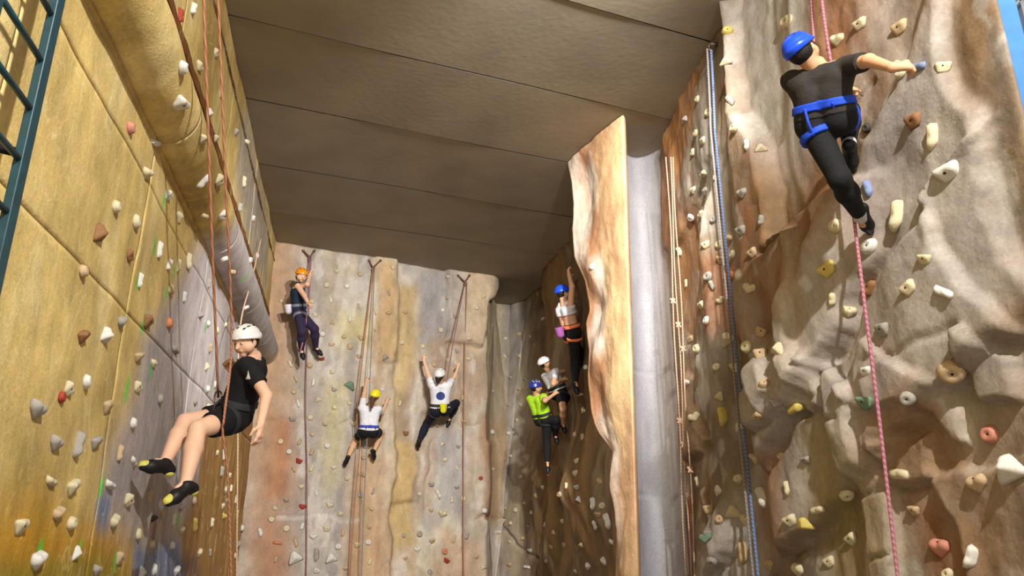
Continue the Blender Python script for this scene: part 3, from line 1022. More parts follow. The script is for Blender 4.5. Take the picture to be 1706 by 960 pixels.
for a in [(583, 642, 'spike', 'green', .17), (536, 598, 'wedge', 'red', .09), (498, 768, 'wedge', 'red', .10), (504, 844, 'jug', 'red', .10), (491, 929, 'spike', 'white', .19),
          (552, 930, 'spike', 'white', .16), (434, 888, 'pinch', 'white', .12), (462, 905, 'rail', 'orange', .08), (676, 722, 'wedge', 'brown', .10), (731, 824, 'pinch', 'white', .14),
          (737, 855, 'jug', 'cream', .14), (801, 797, 'knob', 'red', .08), (828, 887, 'rail', 'white', .11), (741, 919, 'knob', 'orange', .11), (744, 934, 'wedge', 'red', .11), (527, 926, 'pinch', 'grey', .15)]:
    hold(a[0], a[1], 'back', *a[2:])
pairs('cave', [848, 674, 865, 557, 866, 593, 884, 561, 891, 575, 865, 648, 851, 629, 875, 632, 868, 675, 896, 489, 890, 511, 905, 531, 861, 700, 848, 722, 851, 760, 868, 794, 905, 812,
               915, 789, 892, 826, 874, 839, 885, 854, 859, 850, 841, 847, 851, 872, 880, 877, 908, 875, 922, 887, 933, 824, 944, 810, 962, 812, 1000, 802, 1004, 843, 997, 857, 992, 876,
               871, 897, 849, 903, 883, 917, 920, 912, 941, 908, 969, 908, 849, 941, 911, 935, 964, 832, 960, 788, 961, 768, 971, 729, 958, 724, 937, 868, 980, 943, 960, 952, 972, 683, 947, 392])
for a in [(989, 840, 'pinch', 'white', .13), (1014, 869, 'pinch', 'white', .17), (1021, 904, 'rail', 'white', .09), (1008, 935, 'jug', 'white', .13), (878, 945, 'rail', 'white', .10), (976, 612, 'knob', 'white', .08), (967, 657, 'rail', 'cream', .08)]:
    hold(a[0], a[1], 'cave', *a[2:])
hold(988, 444, 'rib', 'knob', 'white', .10)
hold(977, 511, 'rib', 'pinch', 'pink', .09)
pairs('right', [1209, 102, 1163, 165, 1182, 187, 1143, 199, 1217, 168, 1225, 213, 1160, 222, 1172, 234, 1155, 254, 1245, 242, 1267, 247, 1173, 289, 1193, 296, 1156, 316, 1176, 318,
                1237, 321, 1189, 366, 1169, 357, 1152, 362, 1268, 368, 1235, 384, 1176, 408, 1199, 408, 1216, 397, 1133, 419, 1254, 421, 1222, 424, 1203, 433, 1194, 446, 1180, 461,
                1187, 476, 1144, 473, 1249, 480, 1200, 500, 1169, 508, 1178, 534, 1151, 565, 1162, 581, 1268, 554, 1267, 590, 1194, 612, 1245, 578, 1273, 640, 1145, 637, 1199, 660,
                1156, 695, 1231, 711, 1291, 671, 1261, 692, 1259, 764, 1303, 760, 1344, 766, 1231, 798, 1163, 803, 1197, 817, 1312, 814, 1180, 848, 1243, 865, 1199, 865, 1317, 867,
                1186, 934, 1283, 940, 1382, 936, 1433, 40, 1396, 65, 1571, 112, 1411, 151, 1393, 377, 1387, 500, 1541, 431, 1514, 480, 1414, 518, 1472, 548, 1512, 664, 1411, 824, 1420, 898, 1524, 850])
for a in [(1212, 52, 'knob', 'yellow', .11), (1312, 36, 'knob', 'cream', .14), (1500, 46, 'wedge', 'tan', .11), (1502, 121, 'knob', 'cream', .09), (1530, 112, 'rail', 'blue', .09),
          (1523, 201, 'wedge', 'brown', .11), (1555, 229, 'pinch', 'cream', .12), (1444, 213, 'knob', 'dark', .07), (1579, 285, 'wedge', 'white', .13), (1423, 287, 'knob', 'yellow', .11),
          (1447, 315, 'pinch', 'blue', .09), (1217, 459, 'jug', 'orange', .12), (1212, 565, 'spike', 'cream', .14), (1297, 582, 'spike', 'cream', .12), (1227, 612, 'wedge', 'cream', .12),
          (1379, 449, 'wedge', 'yellow', .12), (1449, 411, 'knob', 'white', .12), (1497, 361, 'pinch', 'cream', .15), (1572, 487, 'rail', 'white', .08), (1449, 481, 'jug', 'brown', .11),
          (1442, 670, 'wedge', 'green', .11), (1586, 619, 'knob', 'tan', .15), (1205, 695, 'pinch', 'yellow', .15), (1326, 678, 'wedge', 'yellow', .13), (1272, 829, 'pinch', 'white', .14),
          (1221, 853, 'spike', 'cream', .13), (1340, 873, 'spike', 'yellow', .12), (1362, 850, 'rail', 'cream', .09), (1175, 896, 'jug', 'green', .11), (1239, 922, 'pinch', 'tan', .14),
          (1331, 948, 'jug', 'cream', .12), (1383, 917, 'pinch', 'white', .12), (1651, 724, 'knob', 'pink', .11), (1683, 781, 'spike', 'white', .16), (1628, 803, 'jug', 'tan', .11),
          (1498, 790, 'rail', 'cream', .10), (1568, 910, 'jug', 'pink', .12), (1618, 930, 'pinch', 'white', .11), (1581, 957, 'knob', 'cream', .08), (1442, 618, 'wedge', 'white', .08)]:
    hold(a[0], a[1], 'right', *a[2:])

build_holds()
# ------------------------------------------------------------------ ladder standing before the panelled wall
TEAL = mat('dark_teal_paint', lin(24, 62, 72), .4, nscale=20, namp=.2, spec=.5)
BLACK = mat('black_steel', lin(22, 20, 22), .5)
la = P(40, 250, 2.72)
ld = Vector((_d[0], _d[1], 0)).normalized()
ladder = empty('wall_ladder', (la.x, la.y, 0))
tag(ladder, 'dark teal steel ladder fixed before the yellow panelled wall', 'ladder')
for k, q in enumerate((0, -.42)):
    c = Vector((la.x, la.y, 2.6)) + ld * q
    adopt(link('stile', box_mesh('stile', c, (.032, .062, 5.2), .004, Matrix.Rotation(math.atan2(ld.y, ld.x) - PI / 2, 3, 'Z')), TEAL), ladder)
zr = P(57, 75, 2.72).z
kz = -2
while zr + kz * .205 > .15:
    kz -= 1
for i in range(24):
    z = zr + (kz + 1 + i) * .205
    if z > 5.15:
        break
    a = Vector((la.x, la.y, z))
    adopt(link('rung', tubes('rung', [([a, a - ld * .42], .012, 10)]), TEAL), ladder)
ln = Vector((_d[1], -_d[0], 0))
for z in (P(30, 258, 2.72).z, .9):
    a = Vector((la.x, la.y, z))
    adopt(link('wall_bracket', tubes('wall_bracket', [([a - ln * .42 - ld * .2, a], .018, 8)]), BLACK), ladder)

# ------------------------------------------------------------------ blue post and glazing beyond the end of the moulded wall
M_BLUE = mat('blue_paint', lin(70, 120, 205), .5)
post = struct(link('trim_1', box_mesh('trim_1', (2.735, 3.52, CEIL / 2 + 1), (.13, .1, CEIL + 2), .006), M_BLUE))
win = struct(link('window_1', box_mesh('window_1', (6.6, 8, 5), (.06, 16, 10)), mat('dull_blue_glazing', lin(120, 138, 160), .4)))
M_WHITE = mat('white_frame', lin(225, 228, 232), .5)
for i in range(17):
    link('window_bar', box_mesh('window_bar', (6.55, i * 1.0, 5), (.05, .05, 10)), M_WHITE, win)
for i in range(11):
    link('window_bar', box_mesh('window_bar', (6.55, 8, i * 1.0), (.05, 16, .05)), M_WHITE, win)

# ------------------------------------------------------------------ ropes and their anchors
def rope_mat(name, a, b, scale=120):
    m = bpy.data.materials.new(name)
    m.use_nodes = True
    nt = m.node_tree
    w = nt.nodes.new('ShaderNodeTexWave')
    w.inputs['Scale'].default_value = scale / 6.28
    w.bands_direction = 'DIAGONAL'
    tc = nt.nodes.new('ShaderNodeTexCoord')
    nt.links.new(tc.outputs['Object'], w.inputs['Vector'])
    r = nt.nodes.new('ShaderNodeValToRGB')
    r.color_ramp.elements[0].color = a + (1,)
    r.color_ramp.elements[1].color = b + (1,)
    nt.links.new(w.outputs['Fac'], r.inputs['Fac'])
    nt.links.new(r.outputs['Color'], nt.nodes['Principled BSDF'].inputs['Base Color'])
    nt.nodes['Principled BSDF'].inputs['Roughness'].default_value = .85
    return m


RM = dict(pink=rope_mat('pink_rope', lin(150, 84, 102), lin(186, 128, 140)), rust=rope_mat('rust_rope', lin(150, 92, 62), lin(186, 132, 100)),
          beige=rope_mat('beige_rope', lin(176, 140, 112), lin(206, 180, 156)), blue=rope_mat('blue_rope', lin(78, 98, 146), lin(128, 146, 184)),
          purple=rope_mat('maroon_rope', lin(122, 76, 84), lin(160, 116, 122)), grey=rope_mat('grey_rope', lin(116, 112, 116), lin(150, 146, 150)))


def rope(pts, col, r, label, group=None):
    o = link('climbing_rope', tubes('climbing_rope', [(catmull(pts, 10), r, 8)]), RM[col])
    return tag(o, label, 'rope', group)


def on_wall(u, v, zone, off=.05):
    loc, n, d = cast(u, v, zone)
    return loc + n * off


STEEL = mat('anchor_steel', lin(120, 104, 96), .4, .7)
SLING = mat('brown_sling', lin(110, 74, 66), .8)


def anchor(u, v, zone, label):
    c = on_wall(u, v, zone, .09)
    top = on_wall(u, v - 8, zone, .0)
    e = empty('rope_anchor', c)
    tag(e, label, 'anchor', None)
    for q in (-1, 1):
        a = on_wall(u + q * 10, v - 13, zone, .01)
        adopt(link('sling_arm', tubes('sling_arm', [([a, c], .014, 8)]), SLING), e)
        adopt(link('bolt_plate', tubes('bolt_plate', [([a - (c - a) * .02, a + (c - a).normalized() * .03], .024, 8)]), STEEL), e)
    ring = [c + Vector((math.cos(t) * .02, 0, math.sin(t) * .04 - .03)) for t in np.linspace(0, 2 * PI, 14)]
    adopt(link('carabiner', tubes('carabiner', [(ring, .007, 6)]), STEEL), e)
    return c


a1 = anchor(514, 431, 'back', 'brown Y-shaped rope anchor above the orange-helmeted climber')
a2 = anchor(624, 447, 'back', 'brown Y-shaped rope anchor on the ochre strip above the yellow-helmeted climber')
a3 = anchor(772, 472, 'back', 'brown Y-shaped rope anchor above the climber with blue logo shirt')
# ------------------------------------------------------------------ bodies: smooth blends of tapered limbs, meshed as one continuous surface
def rc(a, b, ra, rb, capa=False, capb=False, cuts=None):
    return ('rc', Vector(a), Vector(b), ra, rb, capa, capb, cuts or [])


def el(c, radii, axes, cuts=None):
    return ('el', Vector(c), radii, axes, 0, 0, 0, cuts or [])


def sdf_mesh(name, prims, h=.008, k=.02):
    lo, hi = np.full(3, 1e9), np.full(3, -1e9)
    for p in prims:
        if p[0] == 'rc':
            r = max(p[3], p[4])
            for q in (p[1], p[2]):
                lo, hi = np.minimum(lo, np.array(q) - r), np.maximum(hi, np.array(q) + r)
        else:
            r = max(p[2])
            lo, hi = np.minimum(lo, np.array(p[1]) - r), np.maximum(hi, np.array(p[1]) + r)
    lo -= 4 * h
    hi += 4 * h
    n = np.ceil((hi - lo) / h).astype(int) + 1
    Fd = np.full(n, .5, dtype=np.float32)
    ax = [lo[i] + h * np.arange(n[i]) for i in range(3)]
    for p in prims:
        if p[0] == 'rc':
            r = max(p[3], p[4])
            pl = np.minimum(np.array(p[1]), np.array(p[2])) - r
            ph = np.maximum(np.array(p[1]), np.array(p[2])) + r
        else:
            r = max(p[2])
            pl, ph = np.array(p[1]) - r, np.array(p[1]) + r
        m = k + 3 * h
        i0 = np.maximum(np.floor((pl - m - lo) / h).astype(int), 0)
        i1 = np.minimum(np.ceil((ph + m - lo) / h).astype(int) + 1, n)
        X, Y, Zc = np.meshgrid(*[ax[i][i0[i]:i1[i]] for i in range(3)], indexing='ij')
        if p[0] == 'rc':
            a, b = p[1], p[2]
            e = b - a
            L2 = max(e.length_squared, 1e-10)
            t = ((X - a.x) * e.x + (Y - a.y) * e.y + (Zc - a.z) * e.z) / L2
            tc = np.clip(t, 0, 1)
            d = np.sqrt((X - a.x - tc * e.x) ** 2 + (Y - a.y - tc * e.y) ** 2 + (Zc - a.z - tc * e.z) ** 2) - (p[3] + (p[4] - p[3]) * tc)
            Ln = math.sqrt(L2)
            if p[5]:
                d = np.maximum(d, -t * Ln)
            if p[6]:
                d = np.maximum(d, (t - 1) * Ln)
        else:
            c = p[1]
            q = [((X - c.x) * A.x + (Y - c.y) * A.y + (Zc - c.z) * A.z) for A in p[3]]
            k0 = np.sqrt(sum((q[i] / p[2][i]) ** 2 for i in range(3)))
            k1 = np.sqrt(sum((q[i] / p[2][i] ** 2) ** 2 for i in range(3))) + 1e-9
            d = k0 * (k0 - 1) / k1
        for (cp, cn) in p[7]:
            d = np.maximum(d, (X - cp.x) * cn.x + (Y - cp.y) * cn.y + (Zc - cp.z) * cn.z)
        sl = tuple(slice(i0[i], i1[i]) for i in range(3))
        o = Fd[sl]
        hh = np.maximum(k - np.abs(o - d), 0) / k
        Fd[sl] = np.minimum(o, d) - hh * hh * k * .25
    # surface nets
    ins = Fd < 0
    cnt = np.zeros(np.array(n) - 1, dtype=np.int8)
    for dx in (0, 1):
        for dy in (0, 1):
            for dz in (0, 1):
                cnt += ins[dx:n[0] - 1 + dx, dy:n[1] - 1 + dy, dz:n[2] - 1 + dz]
    act = np.argwhere((cnt > 0) & (cnt < 8))
    idx = np.full(cnt.shape, -1, dtype=np.int64)
    idx[act[:, 0], act[:, 1], act[:, 2]] = np.arange(len(act))
    acc = np.zeros((len(act), 3))
    num = np.zeros(len(act))
    cor = [(i, j, l) for i in (0, 1) for j in (0, 1) for l in (0, 1)]
    val = {c: Fd[act[:, 0] + c[0], act[:, 1] + c[1], act[:, 2] + c[2]] for c in cor}
    for c in cor:
        for axi in range(3):
            if c[axi]:
                continue
            c2 = list(c)
            c2[axi] = 1
            va, vb = val[c], val[tuple(c2)]
            mk = (va < 0) != (vb < 0)
            t = np.where(mk, va / np.where(mk, va - vb, 1), 0)
            pos = np.tile(np.array(c, float), (len(act), 1))
            pos[:, axi] += t
            acc += pos * mk[:, None]
            num += mk
    verts = lo + (act + acc / np.maximum(num, 1)[:, None]) * h
    quads = []
    for axi in range(3):
        b, c = (axi + 1) % 3, (axi + 2) % 3
        sl0 = [slice(None)] * 3
        sl1 = [slice(None)] * 3
        sl0[axi], sl1[axi] = slice(0, -1), slice(1, None)
        A, B = ins[tuple(sl0)], ins[tuple(sl1)]
        e = np.argwhere(A != B)
        e = e[(e[:, b] > 0) & (e[:, c] > 0) & (e[:, b] < n[b] - 1) & (e[:, c] < n[c] - 1)]
        if not len(e):
            continue
        s_ = ins[e[:, 0], e[:, 1], e[:, 2]]
        q = []
        for (ob, oc) in ((1, 1), (0, 1), (0, 0), (1, 0)):
            f_ = e.copy()
            f_[:, b] -= ob
            f_[:, c] -= oc
            q.append(idx[f_[:, 0], f_[:, 1], f_[:, 2]])
        q = np.stack(q, 1)
        q[~s_] = q[~s_][:, ::-1]
        quads.append(q)
    return mesh(name, verts, np.concatenate(quads), True)


SKIN = {k: mat('skin_' + k, lin(*c), .55, nscale=6, namp=.06) for k, c in dict(fair=(226, 182, 152), tan=(206, 158, 122), warm=(214, 168, 134)).items()}
CL = {k: mat('cloth_' + k, lin(*c), .85, nscale=30, namp=.12, bump=.2, bscale=70) for k, c in dict(
    black=(20, 20, 22), charcoal=(46, 43, 40), white=(222, 222, 228), navy=(26, 44, 62), plum=(46, 38, 64), lime=(164, 214, 40), night=(24, 24, 40), whiteb=(196, 192, 190)).items()}
HP = {k: mat('shell_' + k, lin(*c), .3, namp=.04, spec=.5) for k, c in dict(white=(226, 224, 222), orange=(238, 146, 26), yellow=(236, 220, 24), blue=(24, 74, 224), navy=(34, 44, 130)).items()}
WEB = {k: mat('webbing_' + k, lin(*c), .7, nscale=40) for k, c in dict(black=(40, 42, 44), grey=(120, 124, 134), blue=(28, 70, 200), orange=(232, 128, 84), violet=(60, 70, 176)).items()}
HAIR = {k: mat('hair_' + k, lin(*c), .6, nscale=40, namp=.3, bump=.4, bscale=80) for k, c in dict(dark=(30, 24, 22), brown=(82, 56, 36), mid=(92, 66, 42)).items()}
SHOE = mat('shoe_black', lin(26, 24, 26), .5)
SHOE_Y = mat('shoe_yellow', lin(206, 200, 92), .5)
EYEW, EYED = mat('eye_white', lin(225, 222, 215), .3), mat('eye_dark', lin(30, 22, 18), .3)
LIP = mat('lip', lin(176, 104, 92), .5)
VENT = mat('vent_dark', lin(34, 34, 40), .6)


def solve(parent, u, v, length, sg):
    d = ray(u, v)
    o = C0 - parent
    a, b, c = d.dot(d), 2 * d.dot(o), o.dot(o) - length * length
    D = b * b - 4 * a * c
    if D <= 0:
        q = C0 + d * (-b / (2 * a))
        w = q - parent
        return parent + w.normalized() * min(w.length, length * 1.12)
    return C0 + d * ((-b + sg * math.sqrt(D)) / (2 * a))


def hand_prims(w, d, n, s, H, curl=.6):
    """palm and five unequal bent fingers; d along the hand, n the palm side, s the thumb side"""
    d = d.normalized()
    n = (n - d * n.dot(d)).normalized()
    s = (s - d * s.dot(d) - n * s.dot(n)).normalized()
    out = [rc(w, w + d * .05 * H + s * .012 * H, .0135 * H, .0115 * H), rc(w, w + d * .048 * H - s * .012 * H, .0135 * H, .011 * H)]
    for i, (off, ln) in enumerate(((.0185, .043), (.0063, .049), (-.006, .046), (-.018, .036))):
        b0 = w + d * .050 * H + s * off * H
        d1 = (d * math.cos(curl * .7) + n * math.sin(curl * .7) + s * off * 5).normalized()
        d2 = (d * math.cos(curl * 2) + n * math.sin(curl * 2) + s * off * 4).normalized()
        m = b0 + d1 * ln * .52 * H
        out += [rc(b0, m, .0056 * H, .0052 * H), rc(m, m + d2 * ln * .48 * H, .0052 * H, .0043 * H)]
    t0 = w + d * .014 * H + s * .014 * H
    t1 = t0 + (d * .55 + s * .75 + n * .3).normalized() * .03 * H
    out += [rc(t0, t1, .0085 * H, .0066 * H), rc(t1, t1 + (d * .9 + s * .25 + n * .45).normalized() * .024 * H, .0064 * H, .005 * H)]
    return out


def person(label, H, pel, neck, head, left, face, arms, legs, look, res=.008, hipleft=None, build=1.0):
    """joints are given as pixel + distance and solved with human bone lengths; look describes the clothes"""
    pel, neck, head = P(*pel), P(*neck), P(*head)
    spine = (neck - pel).normalized()
    left = Vector(left)
    left = (left - spine * left.dot(spine)).normalized()
    hl = Vector(hipleft) if hipleft else left
    hl = (hl - spine * hl.dot(spine)).normalized()
    front = left.cross(spine).normalized()
    J = {}
    for sd, q in (('L', 1), ('R', -1)):
        J['sh' + sd] = neck - spine * .035 * H + left * q * .098 * H
        J['hip' + sd] = pel + hl * q * .05 * H
        if sd in arms:
            e, w = arms[sd][:2]
            J['el' + sd] = solve(J['sh' + sd], e[0], e[1], .172 * H, e[2])
            J['wr' + sd] = solve(J['el' + sd], w[0], w[1], .150 * H, w[2])
        kn, an, to = legs[sd]
        J['kn' + sd] = solve(J['hip' + sd], kn[0], kn[1], .245 * H, kn[2])
        J['an' + sd] = solve(J['kn' + sd], an[0], an[1], .235 * H, an[2])
        J['to' + sd] = solve(J['an' + sd], to[0], to[1], .125 * H, to[2])
    B = build
    root = empty('person', min((J['anL'], J['anR']), key=lambda p: p.z) - Vector((0, 0, .04 * H)))
    tag(root, label, 'person')

    def part(name, prims, m, k=.02, parent=None, h=res):
        o = link(name, sdf_mesh(name, prims, h, k), m)
        if parent is None:
            return adopt(o, root)
        o.parent = parent
        o.matrix_parent_inverse = (Matrix.Translation(root.location)).inverted() if parent is root else Matrix.Identity(4)
        return o

    def torso(g, top=True, low=True):
        r = []
        cl, cr = neck - spine * .07 * H + left * .055 * H, neck - spine * .07 * H - left * .055 * H
        wl_, wr_ = pel + spine * .10 * H + left * .036 * H, pel + spine * .10 * H - left * .036 * H
        if top:
            r += [rc(wl_, cl, .056 * H * B + g, .058 * H * B + g), rc(wr_, cr, .056 * H * B + g, .058 * H * B + g),
                  rc(J['shL'], J['shR'], .034 * H * B + g, .034 * H * B + g), rc(neck - spine * .05 * H, neck - spine * .0 * H, .045 * H + g, .03 * H + g * .5)]
        if low:
            r += [rc(wl_, J['hipL'], .056 * H * B + g, .060 * H * B + g), rc(wr_, J['hipR'], .056 * H * B + g, .060 * H * B + g)]
        return r

    def leg(sd, g, f0=0.0, f1=2.0, cap=True):
        a, b, c = J['hip' + sd], J['kn' + sd], J['an' + sd]
        r = []
        rt = lambda q: (.054 + (.036 - .054) * q) * H * B + g
        if f0 < 1:
            e = min(f1, 1)
            r.append(rc(a.lerp(b, f0), a.lerp(b, e), rt(f0), rt(e), f0 > 0, f1 <= 1 and cap))
        if f1 > 1:
            s0, e = max(f0 - 1, 0), f1 - 1
            rs = lambda q: (.034 + .008 * math.sin(min(q * 2.2, 1) * PI) + (.021 - .034) * q) * H * B + g
            r.append(rc(b.lerp(c, s0), b.lerp(c, min(e, .35)), rs(s0), rs(.3)))
            r.append(rc(b.lerp(c, min(e, .35)), b.lerp(c, e), rs(.3), rs(e), False, cap))
        return r

    def arm(sd, g, f1=2.0, cap=True):
        if 'el' + sd not in J:
            return []
        a, b, c = J['sh' + sd], J['el' + sd], J['wr' + sd]
        e = min(f1, 1)
        r = [rc(a, a.lerp(b, e), .030 * H * B + g, (.030 - .006 * e) * H * B + g, False, f1 <= 1 and cap)]
        if f1 > 1:
            e = f1 - 1
            r.append(rc(b, b.lerp(c, e), .0245 * H * B + g, (.0245 - .0085 * e) * H * B + g, False, cap))
        return r

    # ---- head
    fv = Vector(face).normalized()
    upv = (head - neck).normalized()
    upv = (Vector(look['up']) if 'up' in look else (upv * .5 + Vector((0, 0, .5)))).normalized()
    fv = (fv - upv * fv.dot(upv)).normalized()
    lv = upv.cross(fv)
    ax = (lv, fv, upv)
    K = H / 1.75 * look.get('head', 1.0)
    hp = [el(head + upv * .02 * K, (.074 * K, .094 * K, .10 * K), ax), rc(head + fv * .035 * K - upv * .045 * K, head + fv * .052 * K - upv * .082 * K, .05 * K, .028 * K),
          rc(head - lv * .03 * K - upv * .03 * K + fv * .03 * K, head + lv * .03 * K - upv * .03 * K + fv * .03 * K, .052 * K, .052 * K)]
    nose = [rc(head + fv * .088 * K + upv * .01 * K, head + fv * .108 * K - upv * .024 * K, .009 * K, .014 * K), rc(head + fv * .082 * K - upv * .052 * K - lv * .012 * K, head + fv * .082 * K - upv * .052 * K + lv * .012 * K, .011 * K, .011 * K),
            rc(head + fv * .078 * K + upv * .026 * K - lv * .034 * K, head + fv * .078 * K + upv * .026 * K + lv * .034 * K, .012 * K, .012 * K)]
    ears = [el(head + lv * q * .076 * K - fv * .005 * K - upv * .005 * K, (.010 * K, .02 * K, .032 * K), ax) for q in (-1, 1)]
    body = torso(0) + hp + nose + ears + [rc(neck - spine * .03 * H, head - upv * .03 * K - fv * .012 * K, .034 * H, .031 * H)]
    for sd in 'LR':
        body += leg(sd, 0, cap=False) + arm(sd, 0, cap=False)
        body += [rc(J['an' + sd], J['an' + sd].lerp(J['to' + sd], .3), .020 * H, .014 * H)]
        if 'el' + sd in J:
            hd = arms[sd][2] if len(arms[sd]) > 2 else {}
            dd = Vector(hd['d']) if 'd' in hd else (J['wr' + sd] - J['el' + sd])
            body += hand_prims(J['wr' + sd], dd, Vector(hd.get('n', front)), Vector(hd.get('s', (0, 0, 1))), H, hd.get('curl', .6))
    part('body', body, SKIN[look.get('skin', 'fair')], .016)
    # ---- face
    for q in (-1, 1):
        c = head + fv * .083 * K + lv * q * .031 * K + upv * .006 * K
        e = part('eye', [el(c, (.0145 * K, .009 * K, .0085 * K), ax)], EYEW, .004, h=.004)
        o = link('pupil', sdf_mesh('pupil', [el(c + fv * .0065 * K, (.0065 * K, .0045 * K, .0068 * K), ax)], .003, .003), EYED)
        o.parent = e
        b_ = part('eyebrow', [rc(head + fv * .088 * K + lv * q * .016 * K + upv * .03 * K, head + fv * .080 * K + lv * q * .046 * K + upv * .03 * K, .0045 * K, .004 * K)], HAIR['dark'], .004, h=.004)
    part('lips', [rc(head + fv * .0915 * K - upv * .052 * K - lv * .016 * K, head + fv * .0915 * K - upv * .052 * K + lv * .016 * K, .005 * K, .005 * K)], LIP, .004, h=.004)
    # ---- helmet
    hc, hr = look['helmet'], 1.0
    tilt = (fv * .22 - upv).normalized()
    cut = (head + upv * .022 * K, tilt)
    shell = [el(head + upv * .035 * K - fv * .008 * K, (.102 * K, .126 * K, .106 * K), ax, [cut]), el(head + upv * .03 * K - fv * .006 * K, (.110 * K, .136 * K, .06 * K), ax, [cut, (head + upv * .048 * K, upv)])]
    hm = part('helmet', shell, HP[hc], .008, h=min(res, .006))
    hcen = head + upv * .035 * K
    for q in (-1, 0, 1):
        for b_ in (-.45, .1, .6):
            dv = (upv * .95 + lv * q * .62 + fv * b_).normalized()
            tt = 1 / math.sqrt((dv.dot(lv) / .102) ** 2 + (dv.dot(fv) / .126) ** 2 + (dv.dot(upv) / .106) ** 2) * K
            o = link('vent', sdf_mesh('vent', [rc(hcen - fv * .008 * K + dv * (tt - .004 * K) - fv * .016 * K, hcen - fv * .008 * K + dv * (tt - .004 * K) + fv * .016 * K, .0075 * K, .0075 * K)], .005, .004), look.get('vent') and HP[look['vent']] or VENT)
            o.parent = hm
    for q in (-1, 1):
        a = head + lv * q * .082 * K + upv * .03 * K + fv * .02 * K
        b = head + lv * q * .066 * K - upv * .045 * K + fv * .02 * K
        c = head + lv * q * .012 * K - upv * .108 * K + fv * .052 * K
        o = link('chin_strap', tubes('chin_strap', [(catmull([a, b, c], 5), .006 * K, 6)]), WEB['black'])
        o.parent = hm
    # ---- hair
    if 'hair' in look:
        hcol, ln = look['hair']
        hpz = [el(head + upv * .01 * K - fv * .022 * K, (.084 * K, .088 * K, .088 * K), ax, [(head + fv * .03 * K, fv)])]
        if ln > 0:
            tail = head - fv * .09 * K - upv * .05 * K
            hpz += [rc(head - fv * .06 * K - upv * .02 * K, tail, .055 * K, .05 * K), rc(tail, tail - Vector((0, 0, 1)) * ln * K - fv * .02, .055 * K, .028 * K)]
        part('hair', hpz, HAIR[hcol], .03)
    # ---- clothes
    g = .012 + .006 * (H / 1.75)
    hem = pel + spine * look.get('hem', .02) * H
    if 'shirt' in look:
        sp = torso(g)
        if look.get('crop'):
            hem = pel + spine * .17 * H
        neckcut = (neck - spine * (.012 if not look.get('tank') else .03 if look.get('crop') else .055) * H, spine)
        sp = [p[:7] + ([(hem, -spine), neckcut],) for p in sp]
        if look.get('tank'):
            for q in (-1, 1):
                sp.append(rc(neck - spine * .075 * H + left * q * .06 * H, neck + left * q * .058 * H - spine * .012 * H, .04 * H, .034 * H))
        else:
            for sd in 'LR':
                sp += arm(sd, g, look.get('sleeve', .6))
        part('shirt', sp, CL[look['shirt']], .025)
    f1 = look.get('trouser', 1.95)
    tp = [p[:7] + ([(pel + spine * .085 * H, spine)],) for p in torso(g * .6, False, True)]
    for sd in 'LR':
        tp += leg(sd, g * (.55 if f1 > 1.2 else 1.2), 0, f1)
    part('trousers' if f1 > 1.2 else 'shorts', tp, CL[look['legs']], .03)
    # ---- shoes
    for sd in 'LR':
        an, to = J['an' + sd], J['to' + sd]
        fd = (to - an).normalized()
        dn = ((an - J['kn' + sd]).normalized())
        dn = (dn - fd * dn.dot(fd)).normalized()
        heel = an - fd * .022 * H + dn * .026 * H
        tip = an + fd * .098 * H + dn * .030 * H
        ball = an + fd * .062 * H + dn * .024 * H
        sh = part('shoe', [rc(an + dn * .004 * H, heel, .0265 * H, .025 * H), rc(an + dn * .012 * H, ball, .027 * H, .027 * H), rc(ball, tip, .027 * H, .0165 * H)], SHOE, .015, h=min(res, .007))
        if look.get('shoe') == 'yellow':
            for nm, a, b, r in (('toe_patch', ball - dn * .004 * H, tip - dn * .006 * H, .019 * H), ('heel_patch', heel + dn * .004 * H, heel + dn * .01 * H, .0205 * H)):
                o = link(nm, sdf_mesh(nm, [rc(a, b, r * 1.13, r * .95)], .006, .01), SHOE_Y)
                o.parent = sh
                o.matrix_parent_inverse = Matrix.Identity(4)
        if look.get('sock'):
            part('sock', [rc(J['kn' + sd].lerp(an, .88), an, .026 * H, .027 * H, True, False)], CL['whiteb'], .008)
    # ---- harness
    if 'harness' in look:
        wc_ = look['harness']
        mid = pel + spine * .062 * H
        belt = [p[:7] + ([(mid + spine * .014 * H, spine), (mid - spine * .014 * H, -spine)],) for p in torso(g + .012, True, True)]
        hb = part('harness_belt', belt, WEB[wc_], .02)
        for sd in 'LR':
            part('leg_loop', [rc(J['hip' + sd].lerp(J['kn' + sd], .16), J['hip' + sd].lerp(J['kn' + sd], .26), .0525 * H * B + g * 1.2 + .009, .05 * H * B + g * 1.2 + .008, True, True)], WEB[look.get('loop', wc_)], .01)
            fr_ = 1 if look.get('bridge_front', True) else -1
            a, b = mid + hl * (.05 if sd == 'L' else -.05) * H + front * .075 * H * fr_, J['hip' + sd].lerp(J['kn' + sd], .2) + front * .058 * H * fr_
            adopt(link('harness_strap', tubes('harness_strap', [(catmull([a, (a + b) / 2 + front * .02 * fr_, b], 5), .009, 6)]), WEB[look.get('loop', wc_)]), root)
        tie = mid + front * .095 * H
        ringp = [tie + Vector((0, 0, math.sin(t) * .05)) + front * math.cos(t) * .028 for t in np.linspace(0, 2 * PI, 16)]
        adopt(link('carabiner', tubes('carabiner', [(ringp, .007, 6)]), STEEL), root)
        J['tie'] = tie
    if 'bag' in look:
        bc, bd = look['bag']
        c = pel + spine * .05 * H + left * bd[0] * H + front * bd[1] * H
        cb_ = part('chalk_bag', [rc(c + spine * .035 * H, c - spine * .03 * H, .042 * H, .034 * H, True, False)], mat('chalk_bag_cloth', lin(*bc), .8), .01)
    J.update(front=front, left=left, spine=spine, neck=neck, head=head, pel=pel, root=root)
    return J


